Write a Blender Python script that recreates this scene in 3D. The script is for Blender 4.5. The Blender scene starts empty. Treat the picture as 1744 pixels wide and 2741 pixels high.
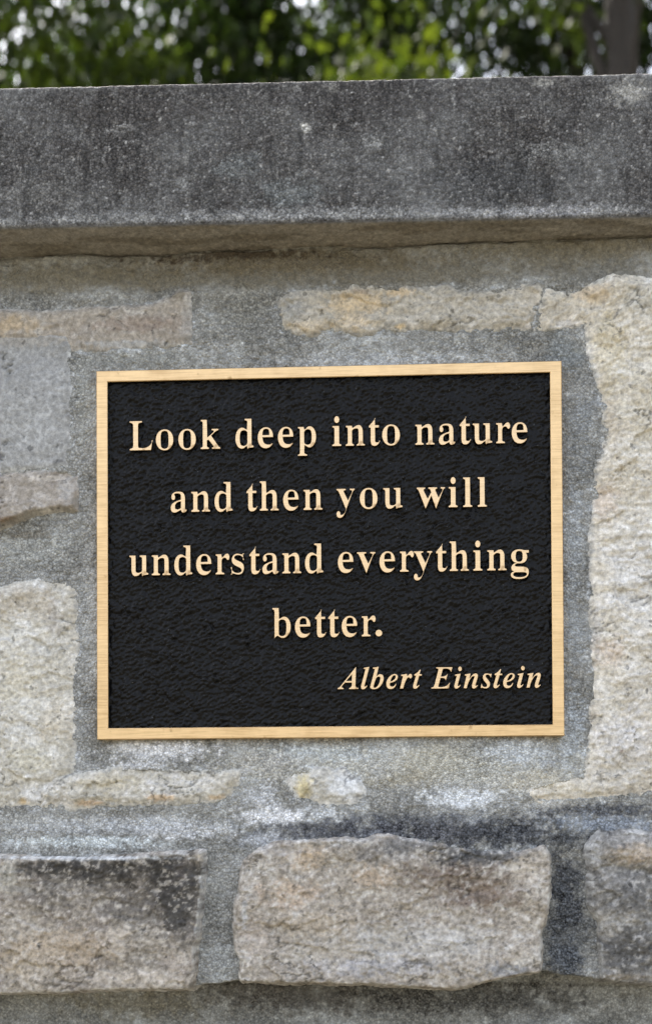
import bpy, math, random
import numpy as np
from mathutils import Matrix, Vector

scene = bpy.context.scene
R = math.radians

# ------------------------------------------------------------------ camera
EYE = 1.15                                   # eye height above the ground, metres
cam_data = bpy.data.cameras.new('camera')
cam = bpy.data.objects.new('camera', cam_data)
scene.collection.objects.link(cam)
scene.camera = cam
yaw, roll, pitch = 0.0421565, 0.0048246, 0.0132241
fwd = Vector((-math.sin(yaw) * math.cos(pitch), math.cos(yaw) * math.cos(pitch), math.sin(pitch)))
rgt = Vector((math.cos(yaw), math.sin(yaw), 0))
upv = rgt.cross(fwd)
r2 = rgt * math.cos(roll) + upv * math.sin(roll)
u2 = -rgt * math.sin(roll) + upv * math.cos(roll)
cam.matrix_world = Matrix(((r2.x, u2.x, -fwd.x, 0), (r2.y, u2.y, -fwd.y, -0.62),
                           (r2.z, u2.z, -fwd.z, EYE), (0, 0, 0, 1)))
cam_data.sensor_fit = 'AUTO'
cam_data.sensor_width = 36
cam_data.lens = 36 * 2660 / 2408
cam_data.shift_y = (1899.54 - 1204) / 2408   # the photograph is a crop from the upper part of the frame
cam_data.clip_start = 0.01
cam_data.clip_end = 1500
cam_data.dof.use_dof = True
cam_data.dof.focus_distance = 0.614
cam_data.dof.aperture_fstop = 6.8
cam_data.dof.aperture_ratio = 1.25

# ------------------------------------------------------------------ sky, sun, exposure
SUN_EL, SUN_AZ = 60, -46                     # the sun stands high, behind the wall and to the left
world = bpy.data.worlds.new('World')
scene.world = world
world.use_nodes = True
wn = world.node_tree
sky = wn.nodes.new('ShaderNodeTexSky')
sky.sky_type = 'NISHITA'
sky.sun_disc = False
sky.sun_elevation = R(SUN_EL)
sky.sun_rotation = R(SUN_AZ)
sky.air_density = 1.0
sky.dust_density = 4.0
sky.ozone_density = 0.6
bg = wn.nodes['Background']
bg.inputs['Strength'].default_value = 0.15
hs = wn.nodes.new('ShaderNodeHueSaturation')  # thin summer haze takes most of the blue out of the sky
hs.inputs['Saturation'].default_value = 0.54
wn.links.new(sky.outputs[0], hs.inputs['Color'])
wn.links.new(hs.outputs[0], bg.inputs['Color'])
sun_data = bpy.data.lights.new('sun', 'SUN')
sun_data.energy = 2.6
sun_data.angle = R(0.53)
sun_data.color = (1.0, 0.94, 0.84)
sun = bpy.data.objects.new('sun', sun_data)
scene.collection.objects.link(sun)
sd = Vector((math.sin(R(SUN_AZ)) * math.cos(R(SUN_EL)), math.cos(R(SUN_AZ)) * math.cos(R(SUN_EL)), math.sin(R(SUN_EL))))
sun.rotation_euler = sd.to_track_quat('Z', 'Y').to_euler()
scene.view_settings.view_transform = 'Standard'
scene.view_settings.look = 'None'
scene.view_settings.gamma = 1.0
scene.view_settings.exposure = 2.05
scene.view_settings.use_curve_mapping = False
scene.cycles.use_denoising = True
scene.cycles.denoising_input_passes = 'RGB_ALBEDO_NORMAL'
scene.cycles.denoising_prefilter = 'FAST'    # keep the grain of stone and mortar crisp
scene.cycles.max_bounces = 8

# ------------------------------------------------------------------ measured shapes (millimetres on the wall, letters per mille of cap height)
GLYPHS = {"RL":[858,[[[66,2],[66,37],[81,41],[122,52],[154,68],[173,93],[183,129],[186,177],[186,832],[183,876],[173,910],[152,934],[121,950],[81,960],[67,965],[67,998],[476,998],[476,965],[442,961],[413,955],[388,946],[366,932],[352,915],[344,893],[339,865],[338,832],[338,181],[345,103],[355,87],[373,74],[397,67],[476,58],[543,61],[602,70],[655,85],[703,107],[746,136],[782,174],[814,219],[842,274],[859,337],[833,337],[791,2]]]],"Ro":[739,[[[370,-20],[314,-15],[263,1],[217,27],[176,62],[141,105],[113,155],[92,212],[80,272],[75,338],[80,405],[92,467],[113,523],[141,574],[176,616],[216,651],[263,677],[313,692],[369,697],[424,692],[475,677],[520,652],[561,617],[595,575],[624,526],[645,469],[658,406],[662,338],[658,270],[645,208],[624,151],[595,102],[561,59],[521,25],[476,0],[426,-15]],[[370,23],[421,30],[462,51],[490,85],[500,108],[506,140],[511,178],[516,338],[513,453],[504,539],[487,595],[460,630],[420,651],[370,658],[318,651],[277,630],[250,595],[234,538],[225,453],[223,339],[229,179],[234,140],[241,109],[251,85],[278,51],[320,30]]]],"Rk":[709,[[[69,2],[69,34],[96,44],[119,56],[132,72],[138,94],[140,122],[140,873],[139,904],[134,928],[124,944],[103,955],[75,963],[75,998],[265,998],[278,367],[485,543],[506,567],[521,589],[528,611],[511,631],[470,643],[449,647],[449,679],[663,679],[663,646],[635,636],[580,611],[531,572],[406,459],[671,74],[694,52],[724,38],[726,2],[460,2],[460,33],[477,37],[508,49],[519,69],[499,109],[335,326],[265,296],[265,122],[266,95],[272,73],[283,56],[304,45],[331,37],[330,2]]]],"Rd":[731,[[[281,-20],[245,-15],[210,0],[178,24],[149,58],[123,99],[102,147],[86,201],[77,260],[73,323],[77,395],[87,461],[104,521],[127,573],[154,616],[185,651],[220,677],[256,692],[294,697],[343,688],[385,660],[472,612],[485,881],[482,908],[471,930],[452,946],[424,957],[393,964],[390,998],[611,998],[611,165],[612,132],[617,107],[626,88],[647,75],[675,65],[680,25],[632,21],[541,5],[485,-20],[468,89],[383,27],[338,-8]],[[345,60],[377,63],[405,73],[431,89],[454,111],[471,136],[485,166],[485,531],[476,555],[461,576],[439,594],[412,607],[383,616],[350,619],[299,611],[258,588],[231,549],[215,495],[206,424],[203,336],[206,251],[215,182],[230,128],[256,90],[295,67]]]],"Re":[661,[[[338,-20],[289,-15],[245,0],[205,25],[169,58],[138,101],[112,151],[93,209],[81,274],[77,345],[81,411],[93,472],[113,527],[140,576],[172,618],[210,652],[252,677],[296,692],[345,697],[415,688],[473,660],[521,614],[557,551],[579,473],[587,380],[587,366],[220,366],[229,281],[246,213],[275,160],[318,121],[373,99],[439,91],[506,102],[568,134],[561,105],[523,60],[481,25],[437,0],[390,-15]],[[221,420],[476,420],[476,472],[474,529],[468,574],[455,609],[432,634],[397,649],[353,654],[310,648],[274,631],[249,602],[233,561],[224,510],[221,447]]]],"Rp":[734,[[[69,-303],[69,-273],[84,-266],[103,-259],[118,-249],[129,-237],[136,-222],[140,-140],[140,534],[138,574],[134,604],[123,623],[102,635],[75,644],[73,679],[255,679],[274,573],[339,613],[360,644],[383,668],[408,685],[435,695],[465,699],[504,694],[538,678],[570,653],[599,619],[624,578],[645,530],[660,475],[670,415],[673,351],[670,282],[660,218],[644,159],[622,107],[596,63],[566,27],[533,1],[498,-15],[460,-20],[409,-10],[365,21],[279,74],[265,-127],[273,-217],[284,-236],[300,-250],[324,-260],[365,-272],[365,-303]],[[394,60],[447,68],[488,91],[515,129],[532,184],[541,254],[544,339],[542,422],[534,490],[519,545],[495,582],[454,605],[400,613],[346,602],[301,570],[265,517],[265,150],[295,100],[339,70]]]],"Ri":[435,[[[221,797],[200,800],[182,811],[167,828],[155,851],[147,876],[145,906],[147,935],[155,961],[167,984],[183,1002],[200,1012],[221,1016],[242,1012],[260,1002],[276,984],[288,961],[295,935],[298,906],[295,876],[288,851],[275,828],[259,811],[242,800]],[[74,2],[74,34],[102,44],[126,55],[140,71],[147,93],[149,122],[149,553],[148,586],[142,610],[130,627],[107,637],[78,644],[78,679],[292,679],[292,122],[294,95],[299,73],[311,56],[333,45],[361,37],[361,2]]]],"Rn":[753,[[[71,2],[71,34],[96,43],[118,55],[131,71],[138,94],[140,122],[140,556],[138,584],[132,607],[121,624],[100,637],[71,645],[72,679],[265,679],[279,584],[375,648],[429,685],[492,697],[536,691],[570,671],[596,639],[616,594],[629,536],[634,465],[634,122],[635,95],[641,72],[653,56],[674,44],[702,36],[700,2],[442,2],[442,33],[471,43],[501,73],[509,122],[509,476],[507,513],[503,544],[494,567],[475,584],[445,595],[408,598],[355,589],[308,562],[265,517],[265,122],[266,95],[272,72],[283,56],[304,44],[332,36],[330,2]]]],"Rt":[421,[[[258,-19],[215,-14],[184,0],[163,24],[149,58],[139,102],[135,156],[135,614],[76,614],[76,657],[209,809],[246,853],[276,893],[288,929],[267,929],[267,679],[399,679],[399,614],[267,614],[267,180],[269,152],[273,129],[281,110],[297,97],[322,89],[352,86],[398,95],[435,121],[444,161],[420,144],[411,95],[386,54],[359,22],[329,0],[296,-14]]]],"Ra":[671,[[[507,-20],[484,-17],[467,-9],[454,4],[445,23],[438,47],[419,80],[318,25],[257,-7],[190,-17],[156,-12],[128,2],[106,26],[89,58],[78,96],[75,139],[83,199],[106,252],[148,297],[211,338],[298,377],[431,416],[431,530],[428,567],[418,598],[399,622],[371,638],[335,648],[295,651],[237,646],[190,629],[171,602],[197,563],[206,543],[210,525],[211,507],[209,483],[204,462],[196,445],[184,431],[171,424],[154,421],[137,424],[125,433],[115,447],[107,467],[102,491],[100,519],[103,552],[111,582],[125,610],[145,635],[171,656],[202,674],[238,687],[278,695],[323,697],[404,691],[463,672],[502,640],[528,595],[545,536],[551,462],[551,137],[556,86],[568,79],[587,75],[614,73],[615,61],[591,16],[551,-11]],[[302,72],[364,88],[387,101],[407,117],[431,138],[430,374],[334,357],[288,334],[250,306],[223,271],[207,231],[202,184],[211,122],[243,84]]]],"Ru":[741,[[[265,-20],[217,-14],[184,6],[160,39],[142,84],[130,142],[126,212],[126,544],[125,576],[120,601],[109,621],[88,636],[58,644],[57,679],[252,679],[252,162],[255,138],[263,117],[278,100],[300,87],[327,79],[358,76],[409,84],[454,106],[495,144],[495,544],[494,578],[487,605],[475,624],[451,637],[419,645],[417,679],[620,679],[620,153],[622,123],[628,100],[642,84],[666,74],[693,67],[693,30],[644,24],[552,8],[495,-19],[480,92],[411,58],[387,31],[359,9],[329,-7],[298,-17]]]],"Rr":[480,[[[69,2],[69,34],[93,44],[115,55],[128,71],[134,93],[135,122],[135,553],[134,586],[129,611],[118,627],[96,637],[70,644],[73,679],[248,679],[268,550],[334,596],[358,631],[383,660],[408,681],[431,693],[451,697],[476,694],[493,683],[506,666],[516,643],[523,616],[525,584],[523,558],[519,535],[511,516],[502,502],[478,490],[459,498],[427,550],[413,562],[391,570],[364,573],[332,568],[305,554],[283,531],[267,501],[257,464],[254,422],[254,122],[257,92],[265,69],[283,54],[310,44],[342,37],[348,2]]]],"Rh":[753,[[[71,2],[71,34],[96,43],[118,55],[131,71],[138,94],[140,122],[140,876],[138,904],[132,927],[121,944],[100,956],[72,964],[72,998],[265,998],[279,582],[376,647],[430,685],[492,697],[536,691],[570,671],[596,639],[616,594],[629,536],[634,465],[634,122],[635,95],[641,72],[653,56],[674,44],[702,36],[700,2],[442,2],[442,33],[471,43],[501,73],[509,122],[509,476],[507,513],[503,544],[494,567],[475,584],[445,595],[408,598],[355,589],[308,562],[265,517],[265,122],[266,95],[272,72],[283,56],[304,44],[332,36],[330,2]]]],"Ry":[659,[[[116,-306],[88,-303],[65,-291],[46,-273],[31,-248],[23,-219],[19,-184],[21,-160],[27,-138],[36,-118],[47,-102],[61,-92],[79,-89],[95,-91],[107,-98],[117,-110],[124,-125],[128,-144],[130,-167],[128,-192],[134,-207],[158,-216],[191,-219],[224,-212],[252,-194],[280,-163],[316,-98],[344,-10],[111,551],[83,605],[58,633],[39,640],[24,647],[24,679],[321,679],[321,646],[284,638],[262,630],[250,619],[247,603],[252,585],[260,563],[407,258],[538,529],[552,570],[556,602],[553,617],[540,629],[517,638],[479,646],[479,679],[624,679],[624,646],[600,634],[580,618],[538,533],[324,-52],[300,-115],[277,-167],[255,-209],[234,-242],[213,-267],[193,-285],[171,-297],[145,-304]]]],"Rw":[954,[[[292,-20],[68,582],[40,626],[23,635],[4,642],[10,679],[270,679],[270,646],[245,637],[227,629],[217,606],[220,583],[230,554],[365,275],[499,516],[473,585],[443,635],[420,642],[396,647],[403,679],[675,679],[675,646],[627,627],[614,606],[617,590],[620,575],[735,306],[872,561],[884,605],[870,628],[850,636],[816,649],[816,679],[944,679],[944,649],[923,638],[905,626],[873,567],[645,-20],[492,435]]]],"Rl":[438,[[[74,2],[74,34],[102,44],[126,55],[140,71],[147,93],[149,122],[149,873],[148,903],[143,926],[132,944],[110,956],[80,963],[78,998],[292,998],[292,122],[294,95],[299,73],[311,56],[333,45],[361,37],[361,2]]]],"Rs":[633,[[[332,-20],[295,-16],[253,-5],[200,15],[161,21],[125,17],[97,3],[92,-17],[112,-17],[112,230],[91,230],[102,173],[130,124],[166,84],[209,54],[257,36],[307,30],[348,33],[384,42],[415,57],[438,76],[452,100],[456,128],[444,168],[410,203],[359,232],[251,286],[206,313],[172,342],[146,373],[129,407],[119,444],[115,484],[121,542],[138,593],[167,637],[205,671],[252,692],[309,699],[358,692],[429,674],[447,670],[469,668],[498,671],[522,682],[525,699],[501,699],[501,489],[525,489],[514,536],[488,577],[454,610],[416,634],[373,648],[328,652],[292,650],[260,642],[232,629],[212,612],[200,592],[196,569],[199,547],[210,526],[228,509],[250,493],[276,478],[306,463],[405,414],[447,389],[480,361],[503,331],[518,297],[527,256],[531,208],[524,143],[506,87],[477,41],[437,7],[389,-13]]]],"Rv":[673,[[[336,-20],[115,545],[77,618],[56,633],[28,643],[28,679],[326,679],[326,648],[297,644],[261,630],[248,606],[253,588],[405,265],[550,554],[565,597],[548,626],[504,643],[481,648],[481,679],[636,679],[636,649],[603,629],[582,613],[540,535]]]],"Rg":[718,[[[320,-306],[237,-302],[170,-288],[122,-265],[88,-235],[71,-201],[66,-164],[74,-121],[103,-85],[207,-56],[118,-20],[94,20],[86,66],[89,101],[99,132],[117,161],[146,188],[186,214],[281,242],[187,268],[149,297],[120,332],[99,371],[87,416],[83,466],[86,510],[97,550],[115,587],[139,619],[170,646],[206,668],[248,684],[294,694],[345,697],[398,694],[450,683],[507,666],[662,666],[662,590],[539,590],[587,544],[601,497],[606,447],[603,406],[593,368],[578,333],[556,302],[530,276],[499,256],[462,240],[422,231],[377,228],[346,229],[310,231],[280,228],[251,221],[225,209],[205,193],[191,176],[186,156],[203,128],[250,111],[308,106],[384,106],[455,104],[513,97],[559,87],[594,71],[619,52],[636,27],[649,-3],[656,-39],[659,-81],[650,-146],[624,-201],[580,-246],[514,-279],[428,-300]],[[345,271],[389,276],[426,292],[449,319],[463,357],[470,404],[472,463],[470,522],[463,570],[449,607],[425,633],[389,649],[345,654],[302,649],[266,633],[241,607],[227,570],[219,522],[217,463],[219,404],[227,356],[241,319],[265,292],[302,276]],[[352,-257],[425,-254],[486,-245],[537,-229],[578,-207],[604,-179],[613,-145],[607,-121],[590,-102],[563,-89],[531,-80],[494,-75],[451,-73],[200,-73],[158,-98],[134,-127],[126,-159],[134,-185],[157,-208],[191,-229],[234,-245],[288,-254]]]],"Rb":[713,[[[121,-23],[121,853],[119,893],[114,923],[103,942],[80,954],[52,962],[50,998],[246,998],[258,609],[348,659],[394,688],[447,697],[485,692],[520,678],[552,655],[582,623],[607,584],[628,538],[644,485],[653,427],[657,364],[653,293],[641,227],[621,166],[594,112],[562,67],[525,30],[483,2],[438,-15],[389,-20],[338,-11],[288,17],[211,65],[95,-23]],[[370,29],[427,38],[472,64],[500,107],[517,170],[526,251],[529,351],[526,434],[516,501],[498,552],[468,588],[425,610],[373,617],[343,614],[316,607],[291,594],[270,576],[255,556],[246,531],[246,150],[248,114],[258,83],[275,60],[300,43],[333,32]]]],"RE":[971,[[[65,2],[65,35],[83,38],[127,47],[162,63],[184,88],[196,124],[199,171],[199,810],[196,866],[184,908],[162,936],[127,952],[85,962],[69,965],[69,998],[842,998],[842,704],[869,704],[856,785],[820,849],[767,894],[697,924],[612,942],[509,947],[431,942],[408,937],[389,928],[376,916],[367,853],[367,538],[426,538],[492,544],[549,561],[595,589],[627,631],[651,687],[660,756],[634,756],[634,262],[661,262],[658,315],[647,361],[630,399],[608,430],[578,453],[543,470],[503,481],[458,488],[408,490],[367,490],[367,147],[370,115],[379,91],[400,75],[430,66],[464,60],[506,58],[577,61],[641,69],[699,83],[751,103],[798,129],[839,163],[875,205],[907,255],[925,312],[903,312],[855,2]]]],"IE":[978,[[[-51,3],[-51,31],[-15,36],[10,43],[33,53],[53,68],[71,89],[109,188],[278,817],[288,858],[291,890],[288,915],[276,934],[257,947],[231,956],[201,963],[186,967],[186,997],[929,997],[878,806],[854,863],[813,905],[756,933],[685,950],[597,955],[532,950],[514,945],[499,938],[487,929],[466,883],[371,553],[445,553],[495,555],[540,560],[578,568],[612,580],[642,597],[668,619],[691,645],[628,410],[612,448],[583,476],[542,494],[492,505],[431,508],[409,508],[370,507],[273,163],[265,126],[259,97],[262,81],[274,68],[293,58],[316,52],[346,49],[383,48],[453,50],[517,58],[575,71],[628,90],[677,116],[723,150],[766,191],[807,242],[758,3]]]],"IA":[931,[[[-127,3],[-127,35],[-100,42],[-53,65],[-11,104],[728,1021],[700,197],[700,176],[704,134],[718,99],[741,72],[774,52],[814,39],[837,35],[837,3],[419,3],[419,35],[449,42],[491,59],[519,84],[536,115],[546,151],[550,192],[554,314],[203,314],[89,181],[51,126],[35,89],[53,62],[96,44],[134,35],[134,3]],[[228,370],[555,370],[563,732]]]],"Il":[385,[[[88,-18],[61,-15],[40,-6],[24,10],[12,30],[4,56],[2,88],[7,136],[19,187],[195,823],[217,920],[206,945],[173,959],[131,964],[140,996],[376,1040],[153,192],[143,153],[137,119],[141,102],[158,91],[187,88],[227,100],[267,136],[261,115],[224,66],[191,29],[158,3],[124,-13]]]],"Ib":[715,[[[169,-18],[140,-16],[111,-12],[83,-5],[57,5],[35,16],[17,29],[5,43],[0,56],[7,114],[207,831],[225,913],[223,931],[215,945],[199,954],[179,960],[157,963],[132,964],[131,999],[257,1014],[389,1040],[267,560],[363,630],[423,671],[485,684],[523,678],[555,662],[582,634],[603,595],[617,548],[621,490],[618,438],[608,384],[591,329],[568,275],[540,223],[506,173],[469,128],[428,88],[385,53],[317,14],[245,-10]],[[202,30],[235,33],[267,44],[296,61],[324,84],[350,111],[374,143],[434,255],[474,379],[489,495],[487,522],[479,545],[465,563],[446,576],[423,585],[396,587],[350,579],[310,556],[276,517],[233,430],[192,308],[147,154],[130,73],[139,49],[166,34]]]],"Ie":[598,[[[194,-18],[138,-11],[92,10],[53,44],[24,90],[6,148],[0,218],[4,271],[15,325],[35,380],[61,433],[92,483],[128,531],[168,574],[210,611],[255,642],[300,665],[345,679],[391,684],[433,680],[467,668],[494,647],[513,621],[525,588],[529,550],[520,494],[492,439],[443,388],[374,342],[283,305],[152,278],[141,195],[145,161],[156,132],[175,108],[202,90],[234,80],[273,76],[337,91],[397,136],[440,208],[443,184],[418,124],[379,73],[337,33],[293,5],[245,-12]],[[158,321],[240,335],[284,354],[325,378],[362,405],[393,436],[419,469],[438,505],[449,541],[453,577],[451,596],[445,611],[433,624],[418,633],[400,639],[378,641],[336,632],[297,605],[259,561],[222,498],[190,420]]]],"Ir":[578,[[[0,3],[117,467],[134,532],[139,564],[129,588],[96,603],[55,608],[63,640],[305,684],[341,538],[398,619],[450,667],[464,677],[479,682],[525,673],[544,641],[551,587],[549,558],[543,533],[533,513],[522,498],[507,489],[489,486],[469,491],[451,505],[428,530],[400,538],[352,521],[308,471],[260,389],[187,217],[128,3]]]],"It":[410,[[[67,-18],[41,-15],[22,-6],[9,8],[-1,28],[-8,54],[-10,86],[-8,116],[-1,154],[131,610],[52,610],[52,657],[142,706],[236,780],[310,879],[327,879],[265,663],[383,663],[380,610],[262,610],[147,229],[131,170],[125,125],[128,105],[144,92],[173,88],[214,102],[255,142],[258,127],[218,75],[180,34],[143,5],[106,-12]]]],"Ii":[431,[[[292,827],[272,830],[254,839],[239,855],[227,874],[220,897],[218,923],[220,948],[227,971],[239,990],[254,1006],[272,1015],[292,1018],[312,1015],[329,1006],[344,990],[357,971],[364,948],[366,923],[364,897],[357,874],[344,855],[329,839],[312,830]],[[108,-15],[83,-12],[63,-2],[47,13],[36,34],[28,60],[26,91],[33,142],[46,193],[122,467],[136,525],[142,564],[132,588],[99,603],[58,608],[67,640],[201,660],[303,684],[175,190],[162,122],[166,105],[184,94],[212,91],[251,103],[291,139],[287,120],[250,72],[213,34],[178,7],[143,-9]]]],"In":[793,[[[472,-18],[447,-15],[429,-6],[416,9],[406,30],[399,57],[397,91],[412,186],[459,339],[512,491],[525,547],[520,566],[501,577],[471,581],[407,564],[344,511],[282,423],[251,368],[222,306],[194,239],[168,166],[144,86],[127,3],[0,3],[117,467],[134,532],[139,564],[129,588],[96,603],[55,608],[63,640],[305,684],[241,425],[332,508],[382,573],[430,622],[475,657],[521,677],[568,684],[597,681],[619,672],[634,657],[646,636],[653,609],[655,575],[645,502],[609,378],[527,127],[532,108],[549,96],[576,92],[600,96],[620,105],[638,120],[647,119],[609,70],[574,31],[540,4],[507,-12]]]],"Is":[560,[[[201,-18],[166,-14],[122,-4],[69,13],[33,19],[5,16],[-18,5],[13,171],[29,120],[54,80],[88,51],[131,34],[181,28],[239,38],[278,68],[290,116],[275,172],[230,237],[171,309],[145,345],[124,379],[108,413],[96,445],[89,475],[87,505],[92,554],[108,596],[135,633],[170,660],[210,677],[257,683],[295,680],[340,671],[392,657],[408,654],[426,651],[453,654],[477,664],[449,515],[430,561],[406,596],[375,622],[338,637],[297,642],[269,640],[243,632],[221,620],[204,604],[194,586],[190,566],[198,530],[221,491],[255,447],[304,388],[346,329],[385,256],[392,232],[396,207],[398,182],[395,146],[387,112],[373,81],[354,52],[331,28],[304,9],[273,-6],[239,-15]]]],"R.":[300,[[[235,100],[230,132],[215,162],[192,185],[162,200],[130,205],[98,200],[68,185],[45,162],[30,132],[25,100],[30,68],[45,38],[68,15],[98,0],[130,-5],[162,0],[192,15],[215,38],[230,68]]]]}
LETTERS = [["RL",-109.44,57.42,15.9],["Ro",-95.13,57.42,15.9],["Ro",-82.71,57.42,15.9],["Rk",-70.28,57.42,15.9],["Rd",-51.24,57.52,15.9],["Re",-39.07,57.52,15.9],["Re",-28.01,57.52,15.9],["Rp",-16.96,57.52,15.9],["Ri",1.72,57.68,15.9],["Rn",9.16,57.68,15.9],["Rt",21.65,57.68,15.9],["Ro",28.87,57.68,15.9],["Rn",46.94,57.51,15.9],["Ra",59.56,57.51,15.9],["Rt",70.87,57.51,15.9],["Ru",78.2,57.51,15.9],["Rr",90.62,57.51,15.9],["Re",98.89,57.51,15.9],["Ra",-87.04,22.96,15.9],["Rn",-75.62,22.96,15.9],["Rd",-62.9,22.96,15.9],["Rt",-45.36,22.96,15.9],["Rh",-37.97,22.96,15.9],["Re",-25.31,22.96,15.9],["Rn",-14.1,22.96,15.9],["Ry",4.71,23.17,15.9],["Ro",16.5,23.17,15.9],["Ru",29.56,23.17,15.9],["Rw",48.58,23.12,15.9],["Ri",64.67,23.12,15.9],["Rl",72.5,23.12,15.9],["Rl",80.38,23.12,15.9],["Ru",-109.63,-11.63,15.9],["Rn",-97.49,-11.63,15.9],["Rd",-85.15,-11.63,15.9],["Re",-73.17,-11.63,15.9],["Rr",-62.3,-11.63,15.9],["Rs",-54.31,-11.63,15.9],["Rt",-43.88,-11.63,15.9],["Ra",-36.83,-11.63,15.9],["Rn",-25.8,-11.63,15.9],["Rd",-13.46,-11.63,15.9],["Re",4.38,-11.63,15.9],["Rv",15.58,-11.63,15.9],["Re",26.98,-11.63,15.9],["Rr",38.18,-11.63,15.9],["Ry",46.51,-11.63,15.9],["Rt",57.68,-11.63,15.9],["Rh",65.07,-11.63,15.9],["Ri",77.73,-11.63,15.9],["Rn",85.34,-11.63,15.9],["Rg",98.01,-11.63,15.9],["Rb",-31.02,-46.61,15.9],["Re",-19.17,-46.61,15.9],["Rt",-8.15,-46.61,15.9],["Rt",-0.94,-46.61,15.9],["Re",6.27,-46.61,15.9],["Rr",17.3,-46.61,15.9],["R.",25.44,-46.61,15.9],["IA",6.57,-75.24,11.35],["Il",17.77,-75.24,11.35],["Ib",22.76,-75.24,11.35],["Ie",31.51,-75.24,11.35],["Ir",38.92,-75.24,11.35],["It",46.11,-75.24,11.35],["IE",56.41,-75.42,11.35],["Ii",67.93,-75.42,11.35],["In",73.24,-75.42,11.35],["Is",82.66,-75.42,11.35],["It",89.43,-75.42,11.35],["Ie",94.5,-75.42,11.35],["Ii",101.7,-75.42,11.35],["In",107.01,-75.42,11.35]]
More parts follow.
